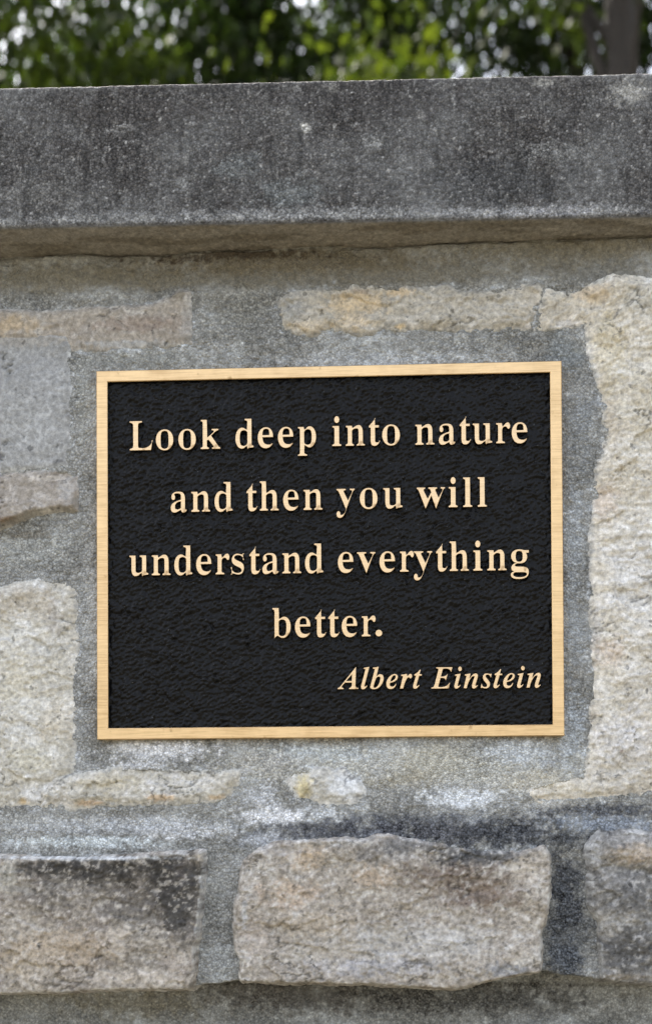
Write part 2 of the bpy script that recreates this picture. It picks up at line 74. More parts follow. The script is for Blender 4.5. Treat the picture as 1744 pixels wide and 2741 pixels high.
OUTLINES = {
    'a': [[-241.0,284.6],[-224.1,287.5],[-209.7,286.8],[-189.2,285.3],[-170.0,285.5],[-153.3,287.1],[-123.5,288.1],[-115.2,293.0],[-109.3,295.8],[-101.7,294.2],[-101.1,280.2],[-101.5,265.5],[-113.8,263.3],[-137.6,262.4],[-161.5,261.3],[-169.1,261.9],[-173.5,268.1],[-209.5,269.1],[-240.9,269.0]],
    'b': [[-245.7,272.9],[-209.5,272.9],[-185.5,272.6],[-171.1,271.4],[-169.2,265.2],[-169.4,260.9],[-169.0,244.3],[-167.9,230.0],[-166.8,213.3],[-169.1,202.7],[-169.8,197.2],[-189.7,195.9],[-208.9,195.1],[-245.0,195.0]],
    'c': [[-237.7,194.0],[-208.9,194.7],[-189.7,195.5],[-169.3,197.0],[-164.8,191.9],[-164.2,180.1],[-165.3,172.0],[-177.5,172.1],[-188.3,170.7],[-196.6,167.2],[-208.6,162.5],[-223.0,161.0],[-237.5,163.9]],
    'd': [[-242.0,129.4],[-222.7,132.4],[-208.3,130.9],[-202.3,133.8],[-184.4,135.4],[-171.2,134.6],[-165.2,129.1],[-164.1,113.7],[-163.5,87.7],[-164.0,64.1],[-164.8,40.5],[-165.4,26.8],[-171.5,22.8],[-177.5,19.2],[-179.0,8.6],[-192.9,6.0],[-207.2,6.4],[-240.8,7.2]],
    'e': [[-183.3,6.7],[-185.8,16.9],[-178.7,24.0],[-163.2,27.5],[-145.4,29.7],[-128.8,31.2],[-105.2,29.4],[-83.9,27.5],[-71.7,29.4],[-73.1,23.1],[-76.4,19.6],[-78.7,13.0],[-88.5,11.1],[-105.0,9.9],[-128.7,8.6],[-152.4,8.3],[-166.6,6.1]],
    'f': [[-48.7,23.4],[-44.0,29.5],[-26.3,31.2],[-14.8,30.1],[-6.6,22.2],[-3.1,17.1],[-7.7,10.0],[-18.2,7.7],[-33.4,9.5],[-42.8,13.2]],
    'g': [[-54.8,290.2],[-51.5,292.5],[-38.3,293.3],[-21.9,295.4],[-0.8,296.2],[19.1,294.1],[23.7,293.7],[38.9,293.8],[45.9,290.8],[57.5,289.9],[71.4,291.9],[80.7,293.6],[90.9,292.5],[89.0,285.7],[86.8,277.6],[85.2,269.2],[66.9,268.2],[50.6,266.3],[41.3,268.6],[27.3,269.9],[11.0,270.2],[4.0,271.4],[-0.7,268.2],[-11.9,268.3],[-19.4,271.3],[-32.3,268.6],[-42.9,268.8],[-51.4,271.7],[-54.0,276.0]],
    'h': [[91.8,290.4],[99.2,289.3],[107.3,288.5],[115.3,292.4],[126.9,297.8],[142.9,296.6],[156.7,292.7],[184.2,291.3],[188.7,240.1],[186.5,147.4],[188.8,78.1],[184.2,13.6],[150.6,16.7],[120.4,12.0],[95.2,9.8],[81.9,13.2],[85.1,20.2],[97.5,23.7],[114.4,28.4],[116.5,55.0],[115.7,78.1],[117.1,99.0],[116.4,112.9],[116.8,136.1],[117.4,159.4],[118.3,182.7],[120.1,194.3],[123.3,203.6],[124.7,215.2],[122.8,226.9],[119.1,243.2],[116.6,252.6],[114.9,264.3],[113.5,272.3],[103.9,271.0],[86.3,269.1],[88.1,279.9]],
    'i': [[-252.5,-21.3],[-226.1,-19.2],[-207.0,-19.8],[-152.2,-20.7],[-133.2,-19.4],[-112.0,-16.9],[-93.1,-16.3],[-92.3,-27.3],[-93.9,-43.7],[-95.0,-55.4],[-97.0,-69.4],[-97.4,-83.5],[-99.2,-89.6],[-135.1,-90.6],[-170.6,-92.2],[-206.3,-93.5],[-230.2,-94.7],[-251.8,-93.3]],
    'j': [[-69.1,-21.1],[-62.1,-15.2],[-49.7,-10.9],[-38.7,-9.2],[-22.8,-9.8],[-8.6,-9.1],[7.7,-6.0],[20.5,-8.9],[34.4,-11.2],[48.3,-14.3],[57.5,-15.7],[78.2,-15.5],[91.3,-12.5],[93.7,-17.8],[93.9,-32.8],[92.1,-50.1],[89.2,-59.4],[88.7,-77.8],[73.8,-80.8],[62.3,-83.2],[48.5,-87.5],[32.3,-87.7],[-2.4,-86.2],[-25.7,-85.3],[-46.9,-85.5],[-71.1,-85.3],[-70.4,-74.8],[-73.5,-69.0],[-75.2,-55.0],[-74.1,-45.7],[-71.8,-37.5],[-71.9,-28.1]],
    'k': [[116.1,-12.1],[119.3,-7.4],[123.0,-4.9],[135.5,-4.4],[150.6,-5.4],[175.2,-4.4],[193.3,-7.0],[192.2,-48.4],[193.3,-82.7],[177.5,-86.1],[150.7,-85.5],[123.1,-83.5],[122.4,-68.3],[121.9,-54.5],[118.2,-46.7],[117.3,-44.1],[117.7,-26.8],[116.1,-16.7]]}
MORTAR_LEVEL = [[-258.3,315.8,-4],[-209.9,315.5,-4],[-138.0,315.7,-3],[-27.6,317.7,0],[62.1,319.9,5],[150.3,321.7,8],[188.7,322.0,8],[-209.8,302.1,-1],[-161.8,301.3,0],[-27.6,304.0,2],[96.9,306.7,6],[-76.0,281.0,1],[-137.6,255.8,0],[-27.4,261.5,0.5],[108.5,259.7,0.5],[-161.2,220.4,0],[-26.9,172.0,0],[108.7,171.1,0],[108.9,55.0,0],[-157.5,54.7,0],[-26.6,101.6,0],[-26.3,40.8,1],[51.4,31.7,2],[-194.1,149.4,-2.5],[-232.5,149.6,-2.5],[-207.1,-4.5,0],[-135.7,-4.1,1],[-60.3,8.0,0],[5.1,0.1,3],[-36.8,-6.4,8],[5.1,-4.6,9],[49.2,-11.3,9],[81.5,-11.1,7],[74.5,-1.9,3],[131.9,4.2,-2],[166.1,4.3,-2],[-183.1,-15.7,4],[-123.8,-14.6,4],[-83.6,-27.3,2],[-83.4,-57.6,2],[-83.3,-85.7,4],[106.7,-26.0,-3],[106.8,-60.6,-2],[106.9,-81.3,1],[129.6,-0.5,-2]]
LOW_LINE = [[-302.4,-96.5],[-206.3,-94.0],[-97.3,-90.0],[-71.5,-86.5],[-2.4,-86.9],[47.1,-88.4],[88.5,-80.1],[122.9,-84.4],[150.7,-86.4],[233.9,-86.4]]
BOSS = [[120.3,-14.1],[123.9,-9.1],[134.3,-7.2],[150.0,-8.1],[172.3,-9.3],[172.3,-24.2],[150.0,-23.9],[136.5,-22.6],[123.9,-19.1]]
PATCHES = {
    'mortar': [
        [16.6,31.6,121.0,16.3,[188,186,176],0.85,0.6],
        [-27.6,301.6,209.3,10.7,[116,110,96],0.85,0.4],
        [-27.5,288.6,209.3,5.6,[126,122,112],0.6,0.6],
        [-173.8,303.9,93.0,11.6,[120,112,94],0.8,0.5],
        [-43.1,309.0,116.3,9.3,[112,102,82],0.8,0.5],
        [108.4,311.2,81.4,9.3,[124,116,98],0.8,0.5],
        [-80.9,314.3,55.8,4.2,[68,55,41],0.74,1.3],
        [-130.4,253.3,46.5,10.5,[144,144,138],0.7,0.7],
        [-0.6,254.1,69.8,6.0,[182,184,184],0.6,0.9],
        [103.9,257.4,12.8,14.0,[132,136,136],0.8,0.7],
        [110.9,217.7,14.0,27.9,[136,138,138],0.8,0.7],
        [108.7,159.4,9.3,37.2,[166,170,172],0.7,0.8],
        [108.8,106.0,9.3,27.9,[150,154,156],0.7,0.8],
        [107.7,55.0,9.3,25.6,[174,180,184],0.7,0.8],
        [-76.0,285.8,20.9,14.0,[136,134,126],0.7,0.8],
        [-76.1,292.9,20.9,2.8,[160,158,150],0.6,0.9],
        [-161.3,232.3,7.0,32.6,[162,162,156],0.7,0.8],
        [-159.2,125.5,5.8,46.5,[170,170,166],0.7,0.8],
        [-159.8,49.9,5.8,27.9,[152,152,148],0.8,0.8],
        [-189.3,151.7,30.2,11.6,[174,174,168],0.7,0.7],
        [-194.2,160.1,18.6,3.3,[112,104,90],0.6,0.8],
        [-117.1,39.4,39.5,6.5,[222,222,222],0.9,0.9],
        [-128.8,31.2,20.9,3.3,[222,222,222],0.7,0.9],
        [-27.7,38.4,46.5,5.1,[200,206,208],0.7,0.9],
        [-60.5,33.7,20.9,9.3,[180,178,172],0.7,0.9],
        [28.2,33.9,30.2,10.5,[182,178,164],0.8,0.8],
        [16.6,24.6,27.9,7.0,[158,152,136],0.8,0.9],
        [81.3,38.7,27.9,9.3,[202,206,208],0.7,0.9],
        [67.5,22.4,14.0,7.0,[192,188,176],0.6,0.9],
        [46.8,14.2,30.2,7.0,[220,222,222],0.8,0.9],
        [-60.4,12.6,14.0,11.6,[204,206,208],0.7,0.9],
        [-55.6,3.3,25.6,6.0,[222,222,222],0.9,0.9],
        [-27.5,4.6,14.0,4.7,[220,222,222],0.7,0.9],
        [-135.7,-0.6,65.1,4.7,[190,190,188],0.7,0.9],
        [-159.4,-11.3,51.2,4.2,[216,222,222],0.7,1.0],
        [-104.9,-5.1,27.9,4.7,[222,222,222],0.7,1.0],
        [-55.5,-9.6,27.9,5.1,[180,182,186],0.6,1.0],
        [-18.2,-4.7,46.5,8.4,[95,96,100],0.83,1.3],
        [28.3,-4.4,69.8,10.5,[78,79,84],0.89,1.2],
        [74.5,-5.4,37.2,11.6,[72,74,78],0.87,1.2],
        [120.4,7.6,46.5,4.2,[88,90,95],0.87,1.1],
        [125.0,0.7,37.2,6.0,[142,150,162],0.7,1.0],
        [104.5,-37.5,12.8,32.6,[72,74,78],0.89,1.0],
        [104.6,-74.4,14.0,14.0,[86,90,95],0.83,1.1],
        [-83.5,-38.9,11.6,20.9,[156,156,152],0.7,0.8],
        [-83.3,-76.3,11.6,14.0,[164,166,164],0.7,0.8],
        [-187.2,-98.5,27.9,5.1,[154,147,130],0.7,0.7],
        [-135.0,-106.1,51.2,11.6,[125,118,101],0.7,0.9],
        [-41.0,-99.2,69.8,14.0,[83,78,72],0.8,0.9],  # recess below the lower course: shadow painted into the mortar, here and next
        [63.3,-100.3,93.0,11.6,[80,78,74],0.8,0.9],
        [-135.7,-2.9,76.8,5.6,[182,185,188],0.6,0.8],
        [-192.8,0.3,27.9,4.7,[176,176,172],0.6,0.8],
        [90.6,22.5,20.9,9.3,[196,190,174],0.8,0.7],
        [97.5,10.9,18.6,3.3,[186,182,172],0.6,0.8],
        [5.0,33.9,14.0,11.6,[182,182,178],0.5,0.9],
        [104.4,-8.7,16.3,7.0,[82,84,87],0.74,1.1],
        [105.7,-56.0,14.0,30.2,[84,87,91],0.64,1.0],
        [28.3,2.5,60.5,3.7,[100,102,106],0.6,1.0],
        [-25.7,-92.0,209.3,2.3,[60,56,48],0.7,0.8]],  # shadow line right under the lower stones, put into the mortar colour
    'i': [
        [-144.0,-29.3,76.8,14.0,[81,78,74],0.6,0.7],
        [-125.4,-47.6,27.9,16.3,[90,87,83],0.6,0.9],
        [-120.9,-26.9,46.5,10.5,[54,51,47],0.95,1.0],
        [-174.3,-25.0,30.2,6.5,[65,62,58],0.92,0.9],
        [-107.0,-40.5,16.3,20.9,[61,58,54],0.87,1.1],
        [-100.1,-33.6,9.3,25.6,[71,68,64],0.82,1.0],
        [-176.5,-41.1,14.0,11.6,[73,70,66],0.4,1.1],
        [-199.9,-29.7,9.3,10.5,[176,172,160],0.6,0.8],
        [-195.2,-36.6,23.3,4.2,[170,164,152],0.5,1.2],
        [-166.9,-68.6,37.2,14.0,[176,158,134],0.7,0.9],
        [-139.1,-63.7,11.6,7.0,[196,184,168],0.6,1.0],
        [-125.2,-73.9,14.0,8.1,[76,73,69],0.4,1.2],
        [-104.4,-77.1,14.0,7.0,[164,152,140],0.6,0.9],
        [-125.5,-29.2,7.0,9.3,[150,140,128],0.5,1.3],
        [-104.7,-25.6,7.0,7.0,[150,138,130],0.5,1.3],
        [-180.9,-67.5,1.4,2.1,[48,45,41],0.95,0.6],
        [-91.3,-38.1,1.2,27.9,[196,192,184],0.8,0.8],
        [-151.1,-19.7,60.5,1.2,[212,214,214],0.9,0.8],
        [-155.6,-27.1,18.6,9.3,[68,65,61],0.6,1.0],
        [-187.8,-78.0,27.9,9.3,[180,166,146],0.6,0.8],
        [-132.1,-84.3,46.5,4.2,[186,174,158],0.6,0.9],
        [-102.3,-49.7,10.5,25.6,[83,80,76],0.7,0.9],
        [-114.0,-23.4,25.6,5.8,[65,62,58],0.8,0.8],
        [-132.5,-25.8,46.5,7.0,[74,71,67],0.4,1.1],
        [-109.3,-38.3,20.9,16.3,[72,69,66],0.4,1.1],
        [-143.9,-43.1,27.9,9.3,[104,98,92],0.4,1.2]],
    'a': [
        [-202.4,276.9,20.9,6.5,[178,158,128],0.8,0.6],
        [-130.6,275.9,34.9,5.8,[140,122,108],0.6,0.8],
        [-137.6,264.8,34.9,2.8,[168,168,166],0.8,0.8],
        [-104.4,274.3,5.1,14.0,[160,155,148],0.7,0.7],
        [-109.3,291.0,6.5,4.2,[128,118,100],0.7,0.7]],
    'b': [
        [-167.9,230.0,1.6,37.2,[215,218,220],0.85,0.9],
        [-190.1,249.3,27.9,14.0,[160,160,160],0.5,0.8],
        [-175.3,200.3,3.3,1.9,[60,58,56],0.6,0.9],
        [-195.1,268.4,30.2,4.7,[158,150,138],0.6,0.8]],
    'c': [
        [-170.4,184.9,6.0,11.6,[176,172,166],0.7,0.9],
        [-182.4,190.9,14.0,2.3,[190,182,170],0.6,0.9],
        [-201.4,166.5,14.0,2.8,[120,98,72],0.9,0.5]],
    'd': [
        [-193.8,120.9,25.6,11.6,[172,160,140],0.7,0.8],
        [-177.0,113.8,5.8,11.6,[150,140,128],0.5,1.0],
        [-198.5,104.3,14.0,9.3,[213,210,202],0.7,0.9],
        [-184.0,94.8,16.3,5.8,[160,158,152],0.6,1.0],
        [-198.3,78.3,14.0,14.0,[190,178,145],0.6,0.8],
        [-176.6,57.0,11.6,14.0,[186,170,140],0.6,0.9],
        [-193.2,49.9,11.6,11.6,[214,212,206],0.7,0.9],
        [-190.7,33.4,14.0,9.3,[188,180,152],0.5,0.9],
        [-185.8,15.7,14.0,5.8,[213,211,208],0.7,0.9],
        [-193.4,10.9,4.2,2.3,[196,168,120],0.8,0.6],
        [-188.7,73.6,30.2,51.2,[206,200,186],0.45,0.9]],
    'e': [
        [-156.0,9.9,9.3,2.8,[196,170,138],0.9,0.6],
        [-116.9,13.3,10.5,2.6,[198,172,138],0.9,0.6],
        [-83.9,13.5,10.5,2.3,[201,178,146],0.8,0.7],
        [-145.4,21.7,23.3,5.1,[200,188,160],0.5,0.8],
        [-93.3,21.9,14.0,4.7,[210,206,198],0.6,0.8],
        [-109.9,27.7,14.0,2.8,[165,163,158],0.6,0.9]],
    'f': [
        [-38.1,19.7,6.0,8.1,[206,190,142],0.85,0.7],
        [-36.9,16.9,3.7,4.7,[150,138,100],0.5,1.0],
        [-15.9,19.8,10.5,9.3,[206,206,204],0.7,0.7]],
    'g': [
        [-45.3,281.8,8.4,7.4,[150,148,140],0.6,0.8],
        [-37.1,273.4,11.6,4.2,[206,188,158],0.72,0.7],
        [-10.1,286.0,22.1,8.8,[205,182,144],0.81,0.6],
        [-12.4,275.4,14.0,5.6,[212,194,164],0.77,0.7],
        [12.1,291.6,11.6,3.7,[205,178,134],0.68,0.7],
        [-7.8,291.9,6.5,2.1,[150,130,110],0.51,1.0],
        [13.3,272.2,3.7,1.6,[222,192,136],0.68,0.6],
        [55.2,280.4,30.2,7.9,[176,166,146],0.7,0.6],
        [83.1,271.8,2.8,3.3,[215,208,198],0.8,0.8],
        [50.6,268.0,9.3,1.9,[210,202,186],0.7,0.9],
        [52.9,280.4,34.9,9.3,[186,180,168],0.6,0.6],
        [-45.4,284.2,9.3,9.3,[160,157,150],0.6,0.7]],
    'h': [
        [116.5,287.7,14.0,7.0,[206,182,146],0.5,0.8],
        [96.9,279.8,10.5,7.4,[180,172,156],0.6,0.7],
        [102.7,272.7,10.5,2.3,[206,204,202],0.7,0.8],
        [140.7,282.6,11.6,10.5,[165,162,150],0.5,1.0],
        [126.9,257.1,11.6,27.9,[202,188,152],0.49,0.8],
        [143.0,229.0,14.0,37.2,[206,198,178],0.5,0.8],
        [137.3,252.4,0.9,55.8,[222,214,200],0.6,0.7],
        [124.7,175.6,9.3,14.0,[196,172,150],0.41,0.9],
        [138.5,184.8,14.0,14.0,[206,196,176],0.6,0.9],
        [138.6,136.1,20.9,27.9,[214,210,204],0.7,0.9],
        [127.2,93.2,12.8,10.5,[206,184,164],0.48,0.8],
        [143.2,73.5,14.0,14.0,[196,190,180],0.5,1.0],
        [120.3,106.0,4.7,14.0,[192,190,186],0.6,0.8],
        [136.4,45.7,20.9,18.6,[214,210,206],0.7,0.9],
        [130.4,198.1,0.9,0.9,[70,50,36],1.0,0.2],
        [133.4,39.5,0.9,0.9,[120,62,76],0.59,0.2],
        [92.9,13.2,14.0,3.3,[206,192,166],0.59,0.8],
        [104.4,20.2,18.6,5.8,[200,190,168],0.6,0.9],
        [138.7,17.6,16.3,3.7,[176,168,156],0.6,0.9],
        [129.5,27.2,27.9,11.6,[200,194,184],0.6,0.8],
        [143.1,124.4,14.0,69.8,[214,209,200],0.5,0.9]],
    'j': [
        [-35.9,-18.4,14.0,8.1,[190,168,140],0.7,0.9],
        [-49.7,-15.0,16.3,4.2,[165,160,156],0.7,0.8],
        [5.1,-14.7,23.3,8.8,[120,116,112],0.7,0.9],
        [52.6,-19.0,25.6,6.0,[88,86,86],0.85,0.9],
        [41.4,-28.1,37.2,7.4,[120,106,96],0.75,1.0],
        [57.2,-39.3,25.6,8.1,[118,100,88],0.7,1.1],
        [81.9,-23.3,8.1,11.6,[190,178,162],0.7,0.9],
        [61.7,-34.7,11.6,4.7,[160,140,122],0.5,1.1],
        [-45.0,-37.8,20.9,9.3,[184,162,138],0.7,0.9],
        [0.6,-28.4,14.0,9.3,[186,164,138],0.6,1.0],
        [-63.2,-60.7,9.3,16.3,[182,170,158],0.6,0.9],
        [-26.6,-53.6,27.9,9.3,[180,166,146],0.6,1.0],
        [18.9,-66.8,60.5,10.5,[184,180,174],0.7,0.9],
        [0.8,-77.2,46.5,6.5,[172,170,172],0.7,0.9],
        [70.8,-77.6,16.3,4.7,[128,130,134],0.7,0.9],
        [-69.0,-49.4,2.3,9.3,[205,204,202],0.8,0.8],
        [57.1,-16.2,32.6,4.7,[92,92,92],0.85,0.8],
        [18.7,-12.3,25.6,5.6,[118,116,114],0.75,0.8],
        [-17.7,-11.4,18.6,3.3,[140,136,130],0.6,0.9],
        [27.9,-59.9,53.5,9.3,[186,182,176],0.6,0.9],
        [-26.6,-69.5,34.9,9.3,[186,178,166],0.6,0.9],
        [54.9,-34.8,30.2,11.6,[128,114,102],0.5,1.0]],
    'k': [
        [140.1,-16.2,16.3,7.4,[182,166,146],0.9,0.6],
        [117.7,-14.0,4.7,9.3,[168,166,162],0.8,0.8],
        [116.9,-38.8,2.8,11.6,[160,158,154],0.7,0.8],
        [135.6,-36.5,14.0,14.0,[104,102,100],0.59,0.9],
        [133.4,-52.2,18.6,3.3,[170,168,164],0.6,1.1],
        [135.7,-67.9,16.3,14.0,[88,86,83],0.75,1.0],
        [135.7,-81.4,18.6,2.3,[150,140,126],0.7,0.8],
        [135.6,-38.7,25.6,11.6,[100,98,95],0.68,0.8],
        [140.1,-65.6,25.6,14.0,[88,86,83],0.75,1.0]],
    'cap': [
        [-37.6,368.6,3.7,3.5,[196,196,192],0.95,0.5],
        [23.5,374.5,3.3,3.3,[170,170,168],0.8,0.6],
        [-23.7,389.9,3.3,4.2,[168,168,164],0.8,0.7],
        [-79.2,380.9,1.9,1.9,[160,160,158],0.8,0.6],
        [-48.5,377.9,3.3,1.9,[150,150,148],0.6,0.8],
        [-101.7,352.8,3.7,2.8,[138,138,136],0.8,0.8],
        [-101.7,340.3,6.0,4.7,[158,160,160],0.6,0.9],
        [132.4,384.1,11.6,7.9,[176,176,172],0.75,0.9],
        [88.1,390.2,7.9,3.3,[160,160,156],0.7,0.9],
        [-1.1,359.9,9.3,5.1,[160,162,162],0.6,1.1],
        [92.7,352.3,25.6,7.0,[140,142,142],0.5,1.3],
        [-137.3,370.7,11.6,3.7,[150,150,148],0.5,1.3],
        [-46.0,332.4,20.9,10.5,[136,142,144],0.6,1.0],
        [-73.3,348.8,14.0,9.3,[124,130,132],0.5,1.0],
        [-182.9,334.9,34.9,9.3,[124,124,122],0.5,1.0],
        [-26.6,322.9,209.3,3.7,[142,144,146],0.7,0.9],
        [81.7,321.0,53.5,3.7,[168,170,176],0.7,0.9],
        [-132.8,379.8,60.5,14.0,[74,71,69],0.6,0.8],
        [3.3,381.3,60.5,11.6,[72,70,70],0.6,0.8],
        [59.4,337.2,51.2,16.3,[84,86,88],0.6,0.9]]}


# ------------------------------------------------------------------ noise
def _hash(ix, iy, seed):
    h = (ix.astype(np.int64) * 374761393 + iy.astype(np.int64) * 668265263 + seed * 974634777) & 0xFFFFFFFF
    h = ((h ^ (h >> 13)) * 1274126177) & 0xFFFFFFFF
    h = ((h ^ (h >> 15)) * 2246822519) & 0xFFFFFFFF
    return ((h ^ (h >> 16)) & 0xFFFFFF) / float(0xFFFFFF)

def _hash_int(ix, iy, seed):
    h = ((ix * 374761393 + iy * 668265263 + seed * 974634777) & 0xFFFFFFFF).astype(np.uint32)
    h = (h ^ (h >> np.uint32(13))) * np.uint32(1274126177)
    return ((h ^ (h >> np.uint32(16))) & np.uint32(63)).astype(np.intp)

GCOS = np.cos(np.arange(64) * np.pi / 32); GSIN = np.sin(np.arange(64) * np.pi / 32)

def perlin(x, y, seed=0):
    x0 = np.floor(x); y0 = np.floor(y)
    fx = x - x0; fy = y - y0
    u = fx * fx * fx * (fx * (fx * 6 - 15) + 10)
    v = fy * fy * fy * (fy * (fy * 6 - 15) + 10)
    ix = x0.astype(np.int64); iy = y0.astype(np.int64)
    def g(dx, dy):
        a = _hash_int(ix + dx, iy + dy, seed)
        return GCOS[a] * (fx - dx) + GSIN[a] * (fy - dy)
    a = g(0, 0); b = g(1, 0); c = g(0, 1); d = g(1, 1)
    return 1.5 * ((a * (1 - u) + b * u) * (1 - v) + (c * (1 - u) + d * u) * v)

def fbm(x, y, lam, octs=4, seed=0, gain=0.5):
    s = np.zeros_like(x); a = 1.0; t = 0
    for o in range(octs):
        s += a * perlin(x / lam + 17.3 * o, y / lam - 9.1 * o, seed + o * 31)
        t += a; a *= gain; lam = lam * 0.5
    return s / t * 1.3

def ridged(x, y, lam, octs=3, seed=0):
    s = np.zeros_like(x); a = 1.0; t = 0
    for o in range(octs):
        s += a * (1 - 2.2 * np.abs(perlin(x / lam + 5.7 * o, y / lam + 3.3 * o, seed + o * 13)))
        t += a; a *= 0.5; lam *= 0.5
    return s / t

def sstep(a, b, x):
    t = np.clip((x - a) / (b - a), 0, 1)
    return t * t * (3 - 2 * t)

def lin(c):
    c = np.array(c, float) / 255
    return np.where(c <= 0.04045, c / 12.92, ((c + 0.055) / 1.055) ** 2.4)

def signed_distance(px, py, poly):
    """positive inside"""
    d2 = np.full(px.shape, 1e18); inside = np.zeros(px.shape, bool)
    n = len(poly)
    for i in range(n):
        ax, ay = poly[i]; bx, by = poly[(i + 1) % n]
        ex, ey = bx - ax, by - ay
        t = np.clip(((px - ax) * ex + (py - ay) * ey) / (ex * ex + ey * ey + 1e-12), 0, 1)
        d2 = np.minimum(d2, (px - ax - t * ex) ** 2 + (py - ay - t * ey) ** 2)
        cond = (ay > py) != (by > py)
        xi = ax + (py - ay) * ex / (ey if abs(ey) > 1e-9 else 1e-9)
        inside ^= cond & (px < xi)
    d = np.sqrt(d2)
    return np.where(inside, d, -d)

def blend(col, c, m):
    return col + (np.asarray(c) - col) * m[:, None]

# ------------------------------------------------------------------ materials
def new_mat(name):
    m = bpy.data.materials.new(name)
    m.use_nodes = True
    nt = m.node_tree
    return m, nt, nt.nodes['Principled BSDF']

def nd(nt, kind, **kw):
    n = nt.nodes.new(kind)
    for k, v in kw.items():
        if k in n.inputs:
            n.inputs[k].default_value = v
        else:
            setattr(n, k, v)
    return n

def math_node(nt, op, a, b=None):
    n = nt.nodes.new('ShaderNodeMath'); n.operation = op
    for i, v in enumerate((a, b)):
        if v is None: continue
        if isinstance(v, (int, float)): n.inputs[i].default_value = v
        else: nt.links.new(v, n.inputs[i])
    return n.outputs[0]

def remap(nt, sock, a, b, c, d):
    n = nt.nodes.new('ShaderNodeMapRange')
    nt.links.new(sock, n.inputs[0])
    for i, v in enumerate((a, b, c, d)): n.inputs[i + 1].default_value = v
    return n.outputs[0]

def grain_material(name, scale, low, high, bump, grains=None, rough=0.9, pits=0.0):
    """mesh colour broken up by mineral grain"""
    m, nt, b = new_mat(name)
    L = nt.links.new
    tc = nt.nodes.new('ShaderNodeTexCoord')
    at = nd(nt, 'ShaderNodeAttribute', attribute_name='Col')
    n1 = nd(nt, 'ShaderNodeTexNoise', Scale=scale, Detail=5.0, Roughness=0.72)
    L(tc.outputs['Object'], n1.inputs['Vector'])
    f = remap(nt, n1.outputs[0], 0.3, 0.7, low, high)
    h = n1.outputs[0]
    if grains:
        vo = nd(nt, 'ShaderNodeTexVoronoi', Scale=grains)
        L(tc.outputs['Object'], vo.inputs['Vector'])
        sp = nt.nodes.new('ShaderNodeSeparateColor'); L(vo.outputs['Color'], sp.inputs[0])
        ga = nd(nt, 'ShaderNodeAttribute', attribute_name='Grain')
        g = remap(nt, math_node(nt, 'POWER', sp.outputs[0], 2.2), 0, 1, -0.28, 0.75)
        e = remap(nt, vo.outputs['Distance'], 0.2, 0.75, 0.22, -0.55)
        g = math_node(nt, 'ADD', math_node(nt, 'MULTIPLY', math_node(nt, 'ADD', g, e), ga.outputs['Fac']), 1.0)
        f = math_node(nt, 'MULTIPLY', f, g)
        h = math_node(nt, 'SUBTRACT', h, math_node(nt, 'MULTIPLY', vo.outputs['Distance'], 0.9))
    if pits:
        n2 = nd(nt, 'ShaderNodeTexNoise', Scale=scale * 0.55, Detail=2.0)
        L(tc.outputs['Object'], n2.inputs['Vector'])
        p = remap(nt, n2.outputs[0], 0.27, 0.36, 1 - pits, 1)
        f = math_node(nt, 'MULTIPLY', f, p)
        h = math_node(nt, 'ADD', h, math_node(nt, 'MULTIPLY', p, 0.7))
    mx = nt.nodes.new('ShaderNodeMix'); mx.data_type = 'RGBA'; mx.blend_type = 'MULTIPLY'
    mx.inputs[0].default_value = 1
    L(at.outputs['Color'], mx.inputs[6])
    L(f, mx.inputs[7])
    L(mx.outputs[2], b.inputs['Base Color'])
    b.inputs['Roughness'].default_value = rough
    b.inputs['Specular IOR Level'].default_value = 0.25
    bp = nd(nt, 'ShaderNodeBump', Strength=bump, Distance=0.0008)
    L(h, bp.inputs['Height']); L(bp.outputs[0], b.inputs['Normal'])
    return m

M_STONE = grain_material('limestone', 460, 0.64, 1.36, 1.0, pits=0.5)
M_MORTAR = grain_material('cement_mortar', 420, 0.70, 1.32, 1.0, grains=900, rough=0.95)
M_CAP = grain_material('weathered_limestone_slab', 380, 0.62, 1.45, 0.5, grains=900, rough=0.85)

# ------------------------------------------------------------------ mesh helpers
def link(o, parent=None):
    scene.collection.objects.link(o)
    if parent is not None: o.parent = parent
    return o

def empty(name, loc=(0, 0, 0)):
    o = bpy.data.objects.new(name, None)
    o.empty_display_size = 0.1
    o.location = loc
    return link(o)

def grid_mesh(name, verts, nx, ny, keep=None, col=None, smooth=True, flip=False, grain=None):
    """verts (ny*nx,3), row major; keep is a mask over the (ny-1)*(nx-1) cells"""
    idx = np.arange(nx * ny).reshape(ny, nx)
    q = np.stack([idx[:-1, :-1], idx[:-1, 1:], idx[1:, 1:], idx[1:, :-1]], -1).reshape(-1, 4)
    if flip: q = q[:, ::-1]
    if keep is not None: q = q[keep.ravel()]
    used = np.zeros(nx * ny, bool); used[q.ravel()] = True
    new = np.cumsum(used) - 1
    verts = verts[used]; q = new[q]
    me = bpy.data.meshes.new(name)
    me.vertices.add(len(verts)); me.vertices.foreach_set('co', verts.astype(np.float32).ravel())
    me.loops.add(q.size); me.loops.foreach_set('vertex_index', q.astype(np.int32).ravel())
    me.polygons.add(len(q)); me.polygons.foreach_set('loop_start', np.arange(0, q.size, 4, dtype=np.int32))
    me.update(calc_edges=True)
    me.polygons.foreach_set('use_smooth', np.full(len(q), smooth))
    if col is not None:
        a = me.color_attributes.new('Col', 'FLOAT_COLOR', 'POINT')
        c = np.ones((len(verts), 4), np.float32); c[:, :3] = np.clip(col[used], 0.005, 0.8)
        a.data.foreach_set('color', c.ravel())
    if grain is not None:
        a = me.attributes.new('Grain', 'FLOAT', 'POINT')
        a.data.foreach_set('value', grain[used].astype(np.float32))
    return me

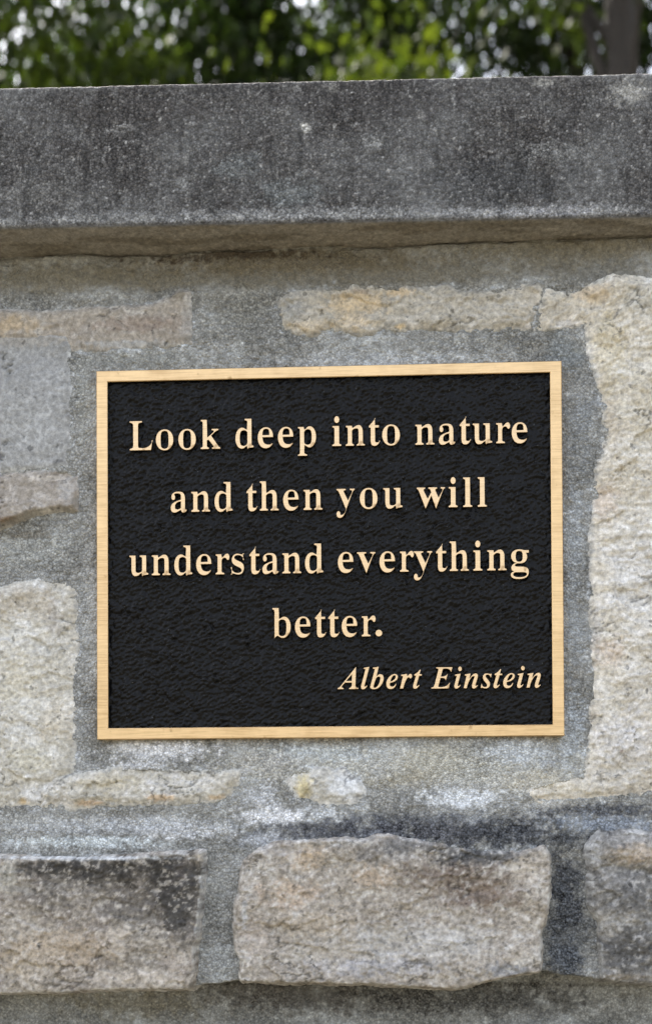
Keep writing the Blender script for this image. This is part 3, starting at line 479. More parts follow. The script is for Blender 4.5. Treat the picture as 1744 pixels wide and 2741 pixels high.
def paint(col, key, X, Y, seed):
    """mottled patches of other colour: lichen, stains, efflorescence, iron stain, painted shade under the lower stones"""
    for i, (cx, cy, rx, ry, c, st, rg) in enumerate(PATCHES.get(key, [])):
        near = (np.abs(X - cx) < rx * 2.2 + 4) & (np.abs(Y - cy) < ry * 2.2 + 4)
        if not near.any(): continue
        x = X[near]; y = Y[near]
        k = max(3.0, min(rx, ry) * 0.9)
        d = np.sqrt(((x - cx) / rx) ** 2 + ((y - cy) / ry) ** 2)
        n = fbm(x, y, k, 4, seed + 7 * i, 0.65)
        n2 = fbm(x, y, 3.2, 3, seed + 7 * i + 3, 0.7)
        m = sstep(0.0, 0.75, 1.05 - d + rg * (0.75 * n + 0.45 * n2)) * st
        col[near] = blend(col[near], lin(c), m)
    return col

# ------------------------------------------------------------------ the wall
wall = empty('stone_wall', (0, 0, 0))
wall['label'] = 'rough limestone wall with grey mortar joints and a dark flat coping slab on top'
wall['category'] = 'wall'

FINE = 0.66
LOW = np.array(LOW_LINE)
ML = np.array(MORTAR_LEVEL)
V_CAP = 317.4

def mortar_level(X, Y):
    num = np.zeros_like(X); den = np.zeros_like(X)
    for cx, cy, h in ML:
        w = 1.0 / ((X - cx) ** 2 + (Y - cy) ** 2 + 60.0) ** 1.5
        num += w * h; den += w
    h = num / den
    wob = 1.2 * fbm(X, Y * 0 + 5, 14, 3, 77)
    lowv = np.interp(X, LOW[:, 0], LOW[:, 1]) + wob
    h = h + (-32 - h) * sstep(-0.5, 3.5, lowv - Y) + 22 * sstep(26, 60, lowv - Y)
    return h

def mortar_height(X, Y, inside):
    h = mortar_level(X, Y)
    far = sstep(150, 220, np.abs(X + 28))
    h += (0.9 * fbm(X, Y, 38, 3, 1) + 0.7 * fbm(X, Y * 1.3, 11, 3, 2) + 0.55 * fbm(X, Y * 1.3, 4.2, 3, 3, 0.75))
    h += 0.35 * ridged(X, Y * 1.8, 6, 3, 4)
    h -= 2.6 * sstep(V_CAP - 1.8, V_CAP - 0.3, Y + 0.8 * fbm(X, Y * 0, 16, 4, 8, 0.65)) * sstep(-0.5, 0.1, fbm(X, Y * 0 + 2, 60, 2, 9))
    h -= 9 * sstep(2.0, 7.0, inside)
    # bedding hollow behind the plaque
    px = (X + 25.6) + (Y - 147.9) * 0.0099; py = (Y - 147.9) - (X + 25.6) * 0.0099
    h -= 5 * sstep(0.0, 6.0, np.minimum(124 - np.abs(px), 98.7 - np.abs(py)))
    return h

# stones beyond the edges of the photograph, so that the wall goes on
rnd = random.Random(5)
EXTRA = []
def extra_course(v0, v1, u0, u1, wmin, wmax):
    u = u0
    while u < u1:
        w = rnd.uniform(wmin, wmax)
        a, b = u + 4, min(u + w, u1 + 40) - 8
        c = min(10, (v1 - v0) * 0.2)
        j = lambda s: rnd.uniform(-s, s)
        EXTRA.append([[a + j(3), v0 + c], [a + c, v0 + j(3)], [(a + b) / 2, v0 + j(5)], [b - c, v0 + j(3)], [b + j(3), v0 + c],
                      [b + j(4), (v0 + v1) / 2], [b + j(3), v1 - c], [b - c, v1 + j(3)], [(a + b) / 2, v1 + j(5)], [a + c, v1 + j(3)],
                      [a + j(3), v1 - c], [a + j(4), (v0 + v1) / 2]])
        u += w
for lo, hi in ((-1180, -262), (206, 1160)):
    for v0, v1 in ((212, 282), (108, 196), (8, 92), (-90, -14)):
        extra_course(v0, v1, lo + rnd.uniform(-40, 0), hi - 60, 150, 300)
for v0, v1 in ((-214, -134), (-330, -232), (-420, -345), (-540, -436), (-650, -556), (-770, -666), (-860, -786), (-980, -876), (-1090, -996)):
    extra_course(v0, v1, -1180 + rnd.uniform(-80, 0), 1120, 170, 320)

# style: face height, edge radius, rough, cleft, base colours, tilt (per mm), white rim
STYLE = {
    'a': (1.8, 2.5, 1.0, 0.5, ((164, 154, 140), (148, 139, 128), (180, 174, 164)), (0, 0), 0.25),
    'b': (0.8, 2, 0.7, 0.2, ((156, 155, 152), (144, 143, 140), (170, 170, 168)), (0, 0), 0.5),
    'c': (4.6, 1.6, 1.0, 0.9, ((156, 146, 133), (140, 130, 119), (174, 167, 158)), (0, -0.20), 0.3),
    'd': (2.4, 5, 1.7, 1.2, ((194, 188, 174), (176, 170, 156), (210, 207, 200)), (0, 0), 0.2),
    'e': (2.4, 4, 1.7, 1.6, ((192, 186, 172), (178, 170, 152), (206, 202, 196)), (0, -0.08), 0.2),
    'f': (2.2, 5, 1.6, 1.2, ((196, 192, 182), (180, 174, 160), (210, 208, 204)), (0, 0), 0.3),
    'g': (1.8, 3, 1.6, 1.5, ((178, 170, 154), (164, 157, 142), (194, 187, 174)), (0, 0), 0.15),
    'h': (2.6, 5, 2.2, 1.5, ((208, 200, 184), (192, 182, 164), (220, 215, 206)), (0.006, 0), 0.2),
    'i': (12.0, 1.6, 1.3, 1.2, ((160, 150, 136), (132, 122, 112), (182, 174, 162)), (0, -0.02), 0.45),
    'j': (13.0, 1.8, 1.4, 1.3, ((166, 156, 142), (146, 136, 124), (184, 178, 168)), (0, -0.03), 0.25),
    'k': (9.0, 6, 2.2, 1.5, ((146, 142, 136), (118, 115, 110), (172, 168, 162)), (0, 0), 0.35),
}

RAGGED = {'a': 1.3, 'b': 0.9, 'c': 1.4, 'd': 1.1, 'e': 2.0, 'f': 2.2, 'g': 2.2, 'h': 2.0, 'i': 1.1, 'j': 1.5, 'k': 1.5}
FILM = {'a': (136, 134, 128), 'b': (152, 154, 154), 'c': (150, 148, 142), 'd': (168, 167, 162), 'e': (176, 176, 172), 'f': (178, 180, 180), 'g': (132, 131, 126), 'h': (160, 160, 156)}

def chips(x, y, lam, seed):
    """broken planes: each cell of a jittered lattice keeps its own small tilt and level"""
    x = x / lam; y = y / lam
    ix = np.floor(x); iy = np.floor(y); f1 = np.full(x.shape, 9.0); out = np.zeros_like(x)
    for dx in (-1, 0, 1):
        for dy in (-1, 0, 1):
            cx = ix + dx + _hash(ix + dx, iy + dy, seed); cy = iy + dy + _hash(ix + dx, iy + dy, seed + 1)
            d = np.hypot(x - cx, y - cy)
            a = _hash(ix + dx, iy + dy, seed + 2) - 0.5; b = _hash(ix + dx, iy + dy, seed + 3) - 0.5; c = _hash(ix + dx, iy + dy, seed + 4) - 0.5
            m = d < f1
            out = np.where(m, 0.9 * c + a * (x - cx) + b * (y - cy), out); f1 = np.minimum(f1, d)
    return out

def cracks(x, y, lam, seed):
    """1 along a few thin meandering lines"""
    n = fbm(x, y * 1.6, lam, 5, seed, 0.6)
    gate = sstep(0.18, 0.4, fbm(x, y, lam * 0.8, 2, seed + 50))
    return np.exp(-(n * lam / 0.9 / 1.5) ** 2) * gate

def stone_cloud(poly, style, seed, step, key=None):
    P = np.array(poly)
    mg = 7.0
    x0, y0 = P.min(0) - mg; x1, y1 = P.max(0) + mg
    if key: x0 = max(x0, -262); x1 = min(x1, 204)
    nx = int((x1 - x0) / step) + 1; ny = int((y1 - y0) / step) + 1
    X, Y = np.meshgrid(x0 + np.arange(nx) * step, y0 + np.arange(ny) * step)
    X = X.ravel(); Y = Y.ravel()
    H, rad, rough, cleft, cols, tilt, rim = style
    wa = RAGGED.get(key, 1.7)
    wx = wa * fbm(X, Y, 12, 5, seed + 5, 0.72); wy = wa * fbm(X, Y, 12, 5, seed + 6, 0.72)
    s = signed_distance(X + wx, Y + wy, poly)
    c = P.mean(0)
    # split face: broad undulation, flakes with small steps, fine tooth
    t = fbm(X + 3 * wx, Y * 1.5 + 3 * wy, 46, 4, seed + 9)
    lv = t * 5.0
    fr = lv - np.floor(lv)
    flakes = (np.floor(lv) + sstep(0.82, 1.0, fr)) / 5.0
    flush = H < 8
    tl = tilt[0] * (X - c[0]) + tilt[1] * (Y - c[1])
    h = rough * (0.9 * fbm(X, Y, 55, 3, seed + 1) + 0.55 * fbm(X, Y * 1.2, 17, 4, seed + 2, 0.6) + 0.34 * fbm(X, Y * 1.4, 5.5, 3, seed + 3, 0.75))
    wx2 = 2.6 * fbm(X, Y, 9, 3, seed + 60, 0.65); wy2 = 2.6 * fbm(X, Y, 9, 3, seed + 61, 0.65)
    ck = cracks(X, Y, 40, seed + 70)
    h = h + cleft * 1.35 * chips(X + wx2, (Y + wy2) * 1.7, 22, seed + 62) + cleft * 0.35 * chips(X + wx2, (Y + wy2) * 1.7, 8, seed + 66) - 0.8 * ck
    h = h + cleft * 2.2 * flakes + cleft * 0.5 * ridged(X, Y * 1.5, 13, 3, seed + 4) * sstep(-0.2, 0.5, t)
    e = np.clip(s / rad, 0, 1)
    if flush:                                 # pointed flush: the mortar feathers out over the arris
        ml = mortar_level(X, Y)
        k = sstep(-1.0, rad * 1.6, s)
        h = ml + 0.1 + (H + tl) * k + h * (0.25 + 0.75 * k) - np.clip(-s, 0, None) * 1.1
    else:
        h = H + tl + h - rad * 0.5 * (1 - e) ** 2.5 - np.clip(-s, 0, None) * 4.5
    if key == 'k':                            # a rounded boss in the upper part of this block
        b = signed_distance(X + wx2, Y + wy2, BOSS)
        h = h + 3.5 * sstep(-1.0, 6.0, b) - 1.6 * np.exp(-((b + 2.0) / 1.8) ** 2)
    # colour
    n1 = fbm(X, Y, 34, 5, seed + 20, 0.6); n2 = fbm(X, Y * 1.3, 9, 4, seed + 21, 0.65); n3 = fbm(X, Y, 3.2, 3, seed + 22, 0.7)
    a, b, d = (lin(q) for q in cols)
    col = np.tile(a, (len(X), 1))
    col = blend(col, b, sstep(-0.15, 0.45, n1 * 0.7 + n2 * 0.6))
    col = blend(col, d, sstep(0.0, 0.5, -n1 * 0.5 + n2 * 0.6 + n3 * 0.35) * 0.85)
    if key: paint(col, key, X, Y, seed + 40)
    if not flush:                             # worn spots where the weathering skin has flaked off
        col = blend(col, lin(cols[2]), 0.55 * sstep(0.12, 0.5, 0.8 * n3 + 0.75 * n2 + 0.25 * fbm(X, Y, 6, 3, seed + 24, 0.7)))
        col = col * (1 - 0.3 * sstep(0.15, 0.5, -0.7 * n3 - 0.7 * n2))[:, None]
    if flush:                                 # cement film on the stone's edge
        film = sstep(2.4, -0.8, s + 2.2 * n2 + 1.5 * n3)
        col = blend(col, lin(FILM.get(key, (150, 150, 146))), film * 0.65)
    col = blend(col, lin((206, 206, 202)), rim * sstep(2.0 if flush else 1.2, 0.4, s) * sstep(-0.5, 0.35, n2 + 0.5 * n3))
    col = col * (1 + 0.26 * n3 + 0.14 * n2)[:, None]
    grey = col @ np.array([0.25, 0.6, 0.15])
    col = col + (grey[:, None] - col) * 0.10
    # darker along the cracks; shallow pits in the face
    col = col * (1 - 0.55 * ck)[:, None]
    pit = sstep(0.42, 0.6, fbm(X, Y, 4.5, 2, seed + 33)) * sstep(0.1, 0.4, n1)
    h = h - 0.6 * pit
    return X, Y, nx, ny, s, h, col

def build_stone(poly, style, seed, step, key=None):
    X, Y, nx, ny, s, h, col = stone_cloud(poly, style, seed, step, key)
    keep_v = (s > -4.2).reshape(ny, nx)
    keep = keep_v[:-1, :-1] & keep_v[1:, :-1] & keep_v[:-1, 1:] & keep_v[1:, 1:]
    # the block runs back into the mortar behind its face
    V = np.stack([X / 1000, -h / 1000, Y / 1000 + EYE], 1)
    me = grid_mesh('stone', V, nx, ny, keep, col)
    me.materials.append(M_STONE)
    return link(bpy.data.objects.new('stone', me), wall)

for n, key in enumerate(OUTLINES):
    build_stone(OUTLINES[key], STYLE[key], 100 + 50 * n, FINE, key)
XCOLS = [((170, 158, 142), (148, 136, 122), (190, 182, 168)), ((190, 182, 166), (172, 162, 146), (206, 200, 190)),
         ((156, 150, 142), (134, 128, 120), (176, 170, 162))]
for n, poly in enumerate(EXTRA):
    st = (rnd.uniform(3.5, 7.5), 4, 2.0, 1.4, rnd.choice(XCOLS), (0, 0), 0.25)
    build_stone(poly, st, 2000 + 50 * n, 4.0)

# mortar: one bed behind and between all stones, fine where the photograph looks
def axis(lo, hi, flo, fhi, fine, coarse):
    a = np.arange(lo, flo, coarse); b = np.arange(flo, fhi, fine); c = np.arange(fhi, hi + coarse, coarse)
    return np.concatenate([a, b, c])
ux = axis(-1200, 1180, -232, 176, FINE, 8.0)
vy = axis(-1160, 321, -135, 321, FINE, 8.0)
vy = vy[vy <= 321.5]
X, Y = np.meshgrid(ux, vy)
ny, nx = X.shape
X = X.ravel(); Y = Y.ravel()
ins = np.full(X.shape, -50.0)
for n, key in enumerate(OUTLINES):
    P = np.array(OUTLINES[key]); lo = P.min(0) - 12; hi = P.max(0) + 12
    m = (X > lo[0]) & (X < hi[0]) & (Y > lo[1]) & (Y < hi[1])
    seed = 100 + 50 * n
    x = X[m]; y = Y[m]
    wa = RAGGED.get(key, 1.7)
    wx = wa * fbm(x, y, 12, 5, seed + 5, 0.72); wy = wa * fbm(x, y, 12, 5, seed + 6, 0.72)
    ins[m] = np.maximum(ins[m], signed_distance(x + wx, y + wy, OUTLINES[key]))
for poly in EXTRA:
    P = np.array(poly); lo = P.min(0) - 12; hi = P.max(0) + 12
    m = (X > lo[0]) & (X < hi[0]) & (Y > lo[1]) & (Y < hi[1])
    ins[m] = np.maximum(ins[m], signed_distance(X[m], Y[m], poly))
deep = ins > 9.0
XA, YA = X, Y; sel = ~deep
X = X[sel]; Y = Y[sel]; ins = ins[sel]
h = mortar_height(X, Y, ins)
n1 = fbm(X, Y, 40, 5, 301, 0.6); n2 = fbm(X, Y * 1.4, 10, 4, 302, 0.65); n3 = fbm(X, Y, 3, 3, 303, 0.7)
col = np.tile(lin((152, 151, 146)), (len(X), 1))
col = blend(col, lin((132, 131, 126)), sstep(-0.1, 0.4, n1))
col = blend(col, lin((176, 177, 174)), sstep(0.0, 0.45, -n1 * 0.6 + n2 * 0.6) * 0.8)
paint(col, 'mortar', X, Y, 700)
col = blend(col, lin((196, 200, 204)), 0.5 * sstep(-3.2, -0.6, ins) * sstep(0.5, -0.4, ins) * sstep(0.05, 0.5, n2 + 0.5 * n3))
col = col * (1 + 0.2 * n3 + 0.12 * n2)[:, None]
V = np.stack([XA / 1000, XA * 0, YA / 1000 + EYE], 1)
V[sel, 1] = -h / 1000
kv = sel.reshape(ny, nx)
keep = kv[:-1, :-1] & kv[1:, :-1] & kv[:-1, 1:] & kv[1:, 1:]
grain = 0.7 * np.clip(0.9 - 0.6 * sstep(-290, -300, -Y), 0, 1) * (0.8 + 0.5 * n1)
lum = col.mean(1)
grain = grain * (1 + 1.3 * sstep(0.16, 0.05, lum))
cA = np.zeros((len(XA), 3)); cA[sel] = col; gA = np.zeros(len(XA)); gA[sel] = grain
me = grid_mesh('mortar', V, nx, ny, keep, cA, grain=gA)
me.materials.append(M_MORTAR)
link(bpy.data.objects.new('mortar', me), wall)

# body of the wall behind the face
def box(name, x0, x1, y0, y1, z0, z1, mat, parent=None):
    v = [(x, y, z) for z in (z0, z1) for y in (y0, y1) for x in (x0, x1)]
    f = [(0, 2, 3, 1), (4, 5, 7, 6), (0, 1, 5, 4), (2, 6, 7, 3), (0, 4, 6, 2), (1, 3, 7, 5)]
    me = bpy.data.meshes.new(name); me.from_pydata(v, [], f); me.update()
    a = me.color_attributes.new('Col', 'FLOAT_COLOR', 'POINT')
    for d in a.data: d.color = (0.25, 0.245, 0.23, 1)
    me.materials.append(mat)
    return link(bpy.data.objects.new(name, me), parent)
box('core', -1.2, 1.18, 0.056, 0.30, 0.0, EYE + 0.3165, M_MORTAR, wall)

# coping slab: front face, softened arrises, underside and top in one sheet folded round the edge
CAP_B, CAP_T, CAP_F = 317.5, 394.0, -26.0
prof = []                                     # (depth mm, height mm)
for y in np.arange(-2.0, 60, 6.0)[::-1]: prof.append((y, CAP_B))
for y in np.arange(CAP_F + 3, -2.0, 0.9)[::-1]: prof.append((y, CAP_B))
for a in np.linspace(0, 90, 5)[1:-1]:
    prof.append((CAP_F + 2.2 - 2.2 * math.sin(R(a)), CAP_B + 2.2 - 2.2 * math.cos(R(a))))
for z in np.arange(CAP_B + 2.2, CAP_T - 1.8, FINE): prof.append((CAP_F, z))
for a in np.linspace(0, 90, 5)[1:-1]:
    prof.append((CAP_F + 1.8 - 1.8 * math.cos(R(a)), CAP_T - 1.8 + 1.8 * math.sin(R(a))))
for y in np.arange(CAP_F + 1.8, 12, 1.2): prof.append((y, CAP_T))
for y in (30, 80, 150, 240, 324): prof.append((y, CAP_T))
for z in (CAP_T - 4, CAP_B + 40, CAP_B): prof.append((326, z))
prof.append((280, CAP_B))
prof = np.array(prof)
ux = axis(-1240, 1220, -235, 178, FINE, 10.0)
arc = np.concatenate([[0], np.cumsum(np.hypot(np.diff(prof[:, 0]), np.diff(prof[:, 1])))])
iF = np.argmax(prof[:, 1] > CAP_B + 2)
arcs = arc - arc[iF]                          # 0 at the lower arris, 76 at the upper
X, S = np.meshgrid(ux, arcs)
ny, nx = X.shape
D = np.repeat(prof[:, 0][:, None], nx, 1); Z = np.repeat(prof[:, 1][:, None], nx, 1)
X = X.ravel(); S = S.ravel(); D = D.ravel(); Z = Z.ravel()
front = (S > -1) & (S < 78)
nrm_y = np.where(S < -3, 0.0, np.where(S > 77, 0.0, -1.0)); nrm_z = np.where(S < -3, -1.0, np.where(S > 77, 1.0, 0.0))
edge = np.exp(-(S / 3.0) ** 2) + np.exp(-((S - 75) / 2.5) ** 2)
nz = 0.35 * fbm(X, S, 24, 4, 501) + 0.30 * fbm(X, S, 5, 3, 502, 0.7) + 0.22 * fbm(X, S, 2.2, 2, 503)
chip = 0.55 * np.clip(fbm(X, S * 0 + 3, 7, 4, 504, 0.7), 0, 1) * edge
D2 = D + nrm_y * nz + chip * 0.8
Z2 = Z + nrm_z * nz * np.where(S < -3, 1.6, 0.6) + chip * np.where(S < 30, 0.9, -0.7)
# a thin drip of mortar and roughness towards the joint
n1 = fbm(X, S, 55, 5, 511, 0.6); n2 = fbm(X, S, 12, 4, 512, 0.65); n3 = fbm(X, S, 3.0, 3, 513, 0.75); n4 = fbm(X * 2.2, S * 0.8, 9, 4, 514, 0.7)
col = np.tile(lin((100, 100, 100)), (len(X), 1))
col = blend(col, lin((78, 76, 75)), sstep(-0.2, 0.4, n1 * 0.8 + n2 * 0.3))
col = blend(col, lin((128, 130, 131)), sstep(0.05, 0.5, -n1 * 0.6 + n4 * 0.5) * 0.7)
n5 = fbm(X * 3.0, S * 0.55, 9, 4, 515, 0.7)
col = blend(col, lin((150, 151, 150)), sstep(0.18, 0.55, n5 + 0.5 * n1) * 0.3 * front)
fp = np.where(front)[0]
sub = col[fp]; paint(sub, 'cap', X[fp], Z[fp], 900); col[fp] = sub
col = blend(col, lin((176, 177, 176)), sstep(0.30, 0.55, n3 * 0.8 + n2 * 0.3) * 0.55 * front)
col = blend(col, lin((214, 212, 206)), np.exp(-((S - 76) / 1.6) ** 2) * 0.8)  # sunlit line on the upper arris, painted as a pale band
col = blend(col, lin((178, 180, 180)), np.exp(-((S - 1.5) / 2.0) ** 2) * 0.55 * sstep(-0.4, 0.3, n2))
und = sstep(-1.5, -3.5, S)
uc = np.tile(lin((146, 141, 133)), (len(X), 1))
uc = blend(uc, lin((124, 118, 108)), sstep(-0.1, 0.4, fbm(X * 0.3, S, 12, 4, 520)))
uc = blend(uc, lin((142, 134, 122)), sstep(0.1, 0.5, n2) * 0.4)
col = col * (1 - und[:, None]) + uc * und[:, None]
col = blend(col, lin((168, 164, 156)), sstep(77.5, 80, S))
col = col * (1 + 0.22 * n3)[:, None]
col[front] *= np.array([0.83, 0.80, 0.76])
dk = sstep(0.1, 0.5, fbm(X * 1.8, S * 0.5, 16, 4, 530, 0.65) + 0.4 * n1) * front   # dark run-off streaks
col = col * (1 - 0.32 * dk)[:, None]
V = np.stack([X / 1000, D2 / 1000, Z2 / 1000 + EYE], 1)
me = grid_mesh('coping', V, nx, ny, None, col, grain=np.where(front, 0.75, 0.15) * (1 + 0.7 * n1))
me.materials.append(M_CAP)
link(bpy.data.objects.new('coping', me), wall)

# ------------------------------------------------------------------ the plaque
PLQ_ROT = 0.567
plaque = empty('plaque', (-0.0256, 0.0, EYE + 0.14795))
plaque.rotation_euler = (0, -R(PLQ_ROT), 0)
plaque['label'] = 'cast bronze plaque with black leather-grained panel, polished border and raised quotation lettering'
plaque['category'] = 'plaque'

def brass_material(name, brush, c0=(0.55, 0.35, 0.165, 1), c1=(0.80, 0.555, 0.29, 1)):
    m, nt, b = new_mat(name)
    L = nt.links.new
    tc = nt.nodes.new('ShaderNodeTexCoord')
    mp = nt.nodes.new('ShaderNodeMapping'); mp.inputs['Scale'].default_value = (60, 900, 1500)
    L(tc.outputs['Object'], mp.inputs['Vector'])
    n = nd(nt, 'ShaderNodeTexNoise', Scale=1.0, Detail=3.0, Roughness=0.6); L(mp.outputs[0], n.inputs['Vector'])
    n2 = nd(nt, 'ShaderNodeTexNoise', Scale=55.0, Detail=4.0, Roughness=0.65); L(tc.outputs['Object'], n2.inputs['Vector'])
    cr = nt.nodes.new('ShaderNodeValToRGB')
    cr.color_ramp.elements[0].position = 0.36; cr.color_ramp.elements[0].color = c0
    cr.color_ramp.elements[1].position = 0.58; cr.color_ramp.elements[1].color = c1
    f = math_node(nt, 'ADD', math_node(nt, 'MULTIPLY', n.outputs[0], brush), math_node(nt, 'MULTIPLY', n2.outputs[0], 1 - brush))
    L(f, cr.inputs[0])
    # small tarnish flecks
    n3 = nd(nt, 'ShaderNodeTexNoise', Scale=160.0, Detail=3.0); L(tc.outputs['Object'], n3.inputs['Vector'])
    fl = remap(nt, n3.outputs[0], 0.66, 0.74, 0, 0.65)
    mx = nt.nodes.new('ShaderNodeMix'); mx.data_type = 'RGBA'
    L(fl, mx.inputs[0]); L(cr.outputs[0], mx.inputs[6]); mx.inputs[7].default_value = (0.30, 0.17, 0.07, 1)
    L(mx.outputs[2], b.inputs['Base Color'])
    b.inputs['Metallic'].default_value = 0.88
    L(remap(nt, f, 0.35, 0.65, 0.30, 0.52), b.inputs['Roughness'])
    bp = nd(nt, 'ShaderNodeBump', Strength=0.25, Distance=0.0002)
    L(n.outputs[0], bp.inputs['Height']); L(bp.outputs[0], b.inputs['Normal'])
    return m
M_BRASS = brass_material('brushed_bronze', 0.55)
M_LETTER = brass_material('polished_bronze', 0.6, (0.58, 0.385, 0.20, 1), (0.84, 0.60, 0.345, 1))

m, nt, b = new_mat('black_enamel')
tc = nt.nodes.new('ShaderNodeTexCoord')
n1 = nd(nt, 'ShaderNodeTexNoise', Scale=900.0, Detail=4.0); nt.links.new(tc.outputs['Object'], n1.inputs['Vector'])
n2 = nd(nt, 'ShaderNodeTexNoise', Scale=1500.0, Detail=1.0); nt.links.new(tc.outputs['Object'], n2.inputs['Vector'])
dust = remap(nt, n2.outputs[0], 0.74, 0.8, 0, 0.5)
mx = nt.nodes.new('ShaderNodeMix'); mx.data_type = 'RGBA'
nt.links.new(dust, mx.inputs[0]); mx.inputs[6].default_value = (0.0055, 0.0052, 0.005, 1); mx.inputs[7].default_value = (0.25, 0.25, 0.25, 1)
nt.links.new(mx.outputs[2], b.inputs['Base Color'])
b.inputs['Roughness'].default_value = 0.32
b.inputs['Specular IOR Level'].default_value = 0.14
bp = nd(nt, 'ShaderNodeBump', Strength=0.25, Distance=0.0004)
nt.links.new(n1.outputs[0], bp.inputs['Height']); nt.links.new(bp.outputs[0], b.inputs['Normal'])
M_BLACK = m

PW, PH, BW = 254.0, 203.3, 6.15                # outer size and border width, mm
FACE, FIELD = 5.8, 3.6                        # border face and field above the wall, mm
# border: a bevelled ring
def ring(name, w, h, bw, y_back, y_face, bev):
    loops = []
    def rect(ww, hh, y): return [(-ww / 2, -y, -hh / 2), (ww / 2, -y, -hh / 2), (ww / 2, -y, hh / 2), (-ww / 2, -y, hh / 2)]
    loops.append(rect(w, h, y_back)); loops.append(rect(w, h, y_face - bev)); loops.append(rect(w - 2 * bev, h - 2 * bev, y_face))
    iw, ih = w - 2 * bw, h - 2 * bw
    loops.append(rect(iw + 2 * bev, ih + 2 * bev, y_face)); loops.append(rect(iw, ih, y_face - bev)); loops.append(rect(iw - 0.6, ih - 0.6, y_back))
    v = [tuple(c / 1000 for c in p) for l in loops for p in l]
    f = []
    for i in range(len(loops)):
        k = (i + 1) % len(loops)
        for j in range(4):
            j2 = (j + 1) % 4
            f.append((i * 4 + j, i * 4 + j2, k * 4 + j2, k * 4 + j))
    me = bpy.data.meshes.new(name); me.from_pydata(v, [], f); me.update()
    return me
me = ring('border', PW, PH, BW, -1.5, FACE, 0.35)
me.materials.append(M_BRASS); me.materials.append(M_BLACK)
for p in me.polygons:
    if p.index // 4 == 4: p.material_index = 1
link(bpy.data.objects.new('border', me), plaque)

# field: hide-grained casting
gx = np.arange(-(PW / 2 - BW + 0.1), PW / 2 - BW + 0.1, 0.5); gy = np.arange(-(PH / 2 - BW + 0.1), PH / 2 - BW + 0.1, 0.5)
gx[-1] = PW / 2 - BW + 0.1; gy[-1] = PH / 2 - BW + 0.1
X, Y = np.meshgrid(gx, gy); ny, nx = X.shape; X = X.ravel(); Y = Y.ravel()
ca, sa = math.cos(R(28)), math.sin(R(28))
xr = (X * ca + Y * sa) * 0.72; yr = (-X * sa + Y * ca) * 1.15
wx = 1.3 * fbm(X, Y, 7, 3, 801); wy = 1.3 * fbm(X, Y, 7, 3, 802)
def pebble(x, y, lam, seed):
    x = x / lam; y = y / lam
    ix = np.floor(x); iy = np.floor(y); f1 = np.full(x.shape, 9.0); f2 = np.full(x.shape, 9.0)
    for dx in (-1, 0, 1):
        for dy in (-1, 0, 1):
            cx = ix + dx + 0.1 + 0.8 * _hash(ix + dx, iy + dy, seed); cy = iy + dy + 0.1 + 0.8 * _hash(ix + dx, iy + dy, seed + 1)
            d = np.hypot(x - cx, y - cy)
            f2 = np.minimum(f2, np.maximum(f1, d)); f1 = np.minimum(f1, d)
    return 0.65 * (1 - 1.5 * f1 * f1) + 0.5 * np.clip(f2 - f1, 0, 0.45)
g = pebble(xr + wx, yr + wy, 2.45, 803)
h = FIELD - 0.75 + 1.45 * g * (0.85 + 0.7 * fbm(X, Y, 9, 2, 806)) + 0.75 * fbm(X, Y, 2.6, 3, 804, 0.65) + 0.2 * fbm(X, Y, 18, 3, 805)
V = np.stack([X / 1000, -h / 1000, Y / 1000], 1)
me = grid_mesh('panel', V, nx, ny)
me.materials.append(M_BLACK)
panel = link(bpy.data.objects.new('panel', me), plaque)

# raised letters, each a casting of its own outline
lib = {}
def letter_mesh(key, H):
    if (key, H) in lib: return lib[(key, H)]
    cu = bpy.data.curves.new('letter', 'CURVE'); cu.dimensions = '2D'; cu.fill_mode = 'BOTH'
    for loop in GLYPHS[key][1]:
        sp = cu.splines.new('POLY'); sp.points.add(len(loop) - 1)
        for p, (x, y) in zip(sp.points, loop): p.co = (x * H / 1e6, y * H / 1e6, 0, 1)
        sp.use_cyclic_u = True
    cu.extrude = 0.0017
    cu.bevel_depth = 0.00018; cu.bevel_resolution = 1
    o = bpy.data.objects.new('letter', cu); scene.collection.objects.link(o)
    dg = bpy.context.evaluated_depsgraph_get(); dg.update()
    me = bpy.data.meshes.new_from_object(o.evaluated_get(dg))
    bpy.data.objects.remove(o)
    me.name = 'letter'
    me.transform(Matrix.Rotation(R(90), 4, 'X'))
    me.materials.clear(); me.materials.append(M_LETTER); me.materials.append(M_BLACK)
    for p in me.polygons:                     # only the linished faces are bare metal, the flanks keep the paint
        p.material_index = 0 if p.normal.y < -0.6 else 1
    lib[(key, H)] = me
    return me
for key, x, z, H in LETTERS:
    o = bpy.data.objects.new('letter', letter_mesh(key, H))
    o.location = (x / 1000, -(FACE - 1.95) / 1000, z / 1000)
    link(o, panel)

# ------------------------------------------------------------------ ground
m, nt, b = new_mat('leaf_strewn_grass')
tc = nt.nodes.new('ShaderNodeTexCoord')
n1 = nd(nt, 'ShaderNodeTexNoise', Scale=0.8, Detail=8.0, Roughness=0.7); nt.links.new(tc.outputs['Object'], n1.inputs['Vector'])
cr = nt.nodes.new('ShaderNodeValToRGB')
cr.color_ramp.elements[0].position = 0.35; cr.color_ramp.elements[0].color = (0.05, 0.05, 0.03, 1)
cr.color_ramp.elements[1].position = 0.65; cr.color_ramp.elements[1].color = (0.15, 0.125, 0.085, 1)
nt.links.new(n1.outputs[0], cr.inputs[0]); nt.links.new(cr.outputs[0], b.inputs['Base Color'])
b.inputs['Roughness'].default_value = 0.95
n2 = nd(nt, 'ShaderNodeTexNoise', Scale=14.0, Detail=6.0); nt.links.new(tc.outputs['Object'], n2.inputs['Vector'])
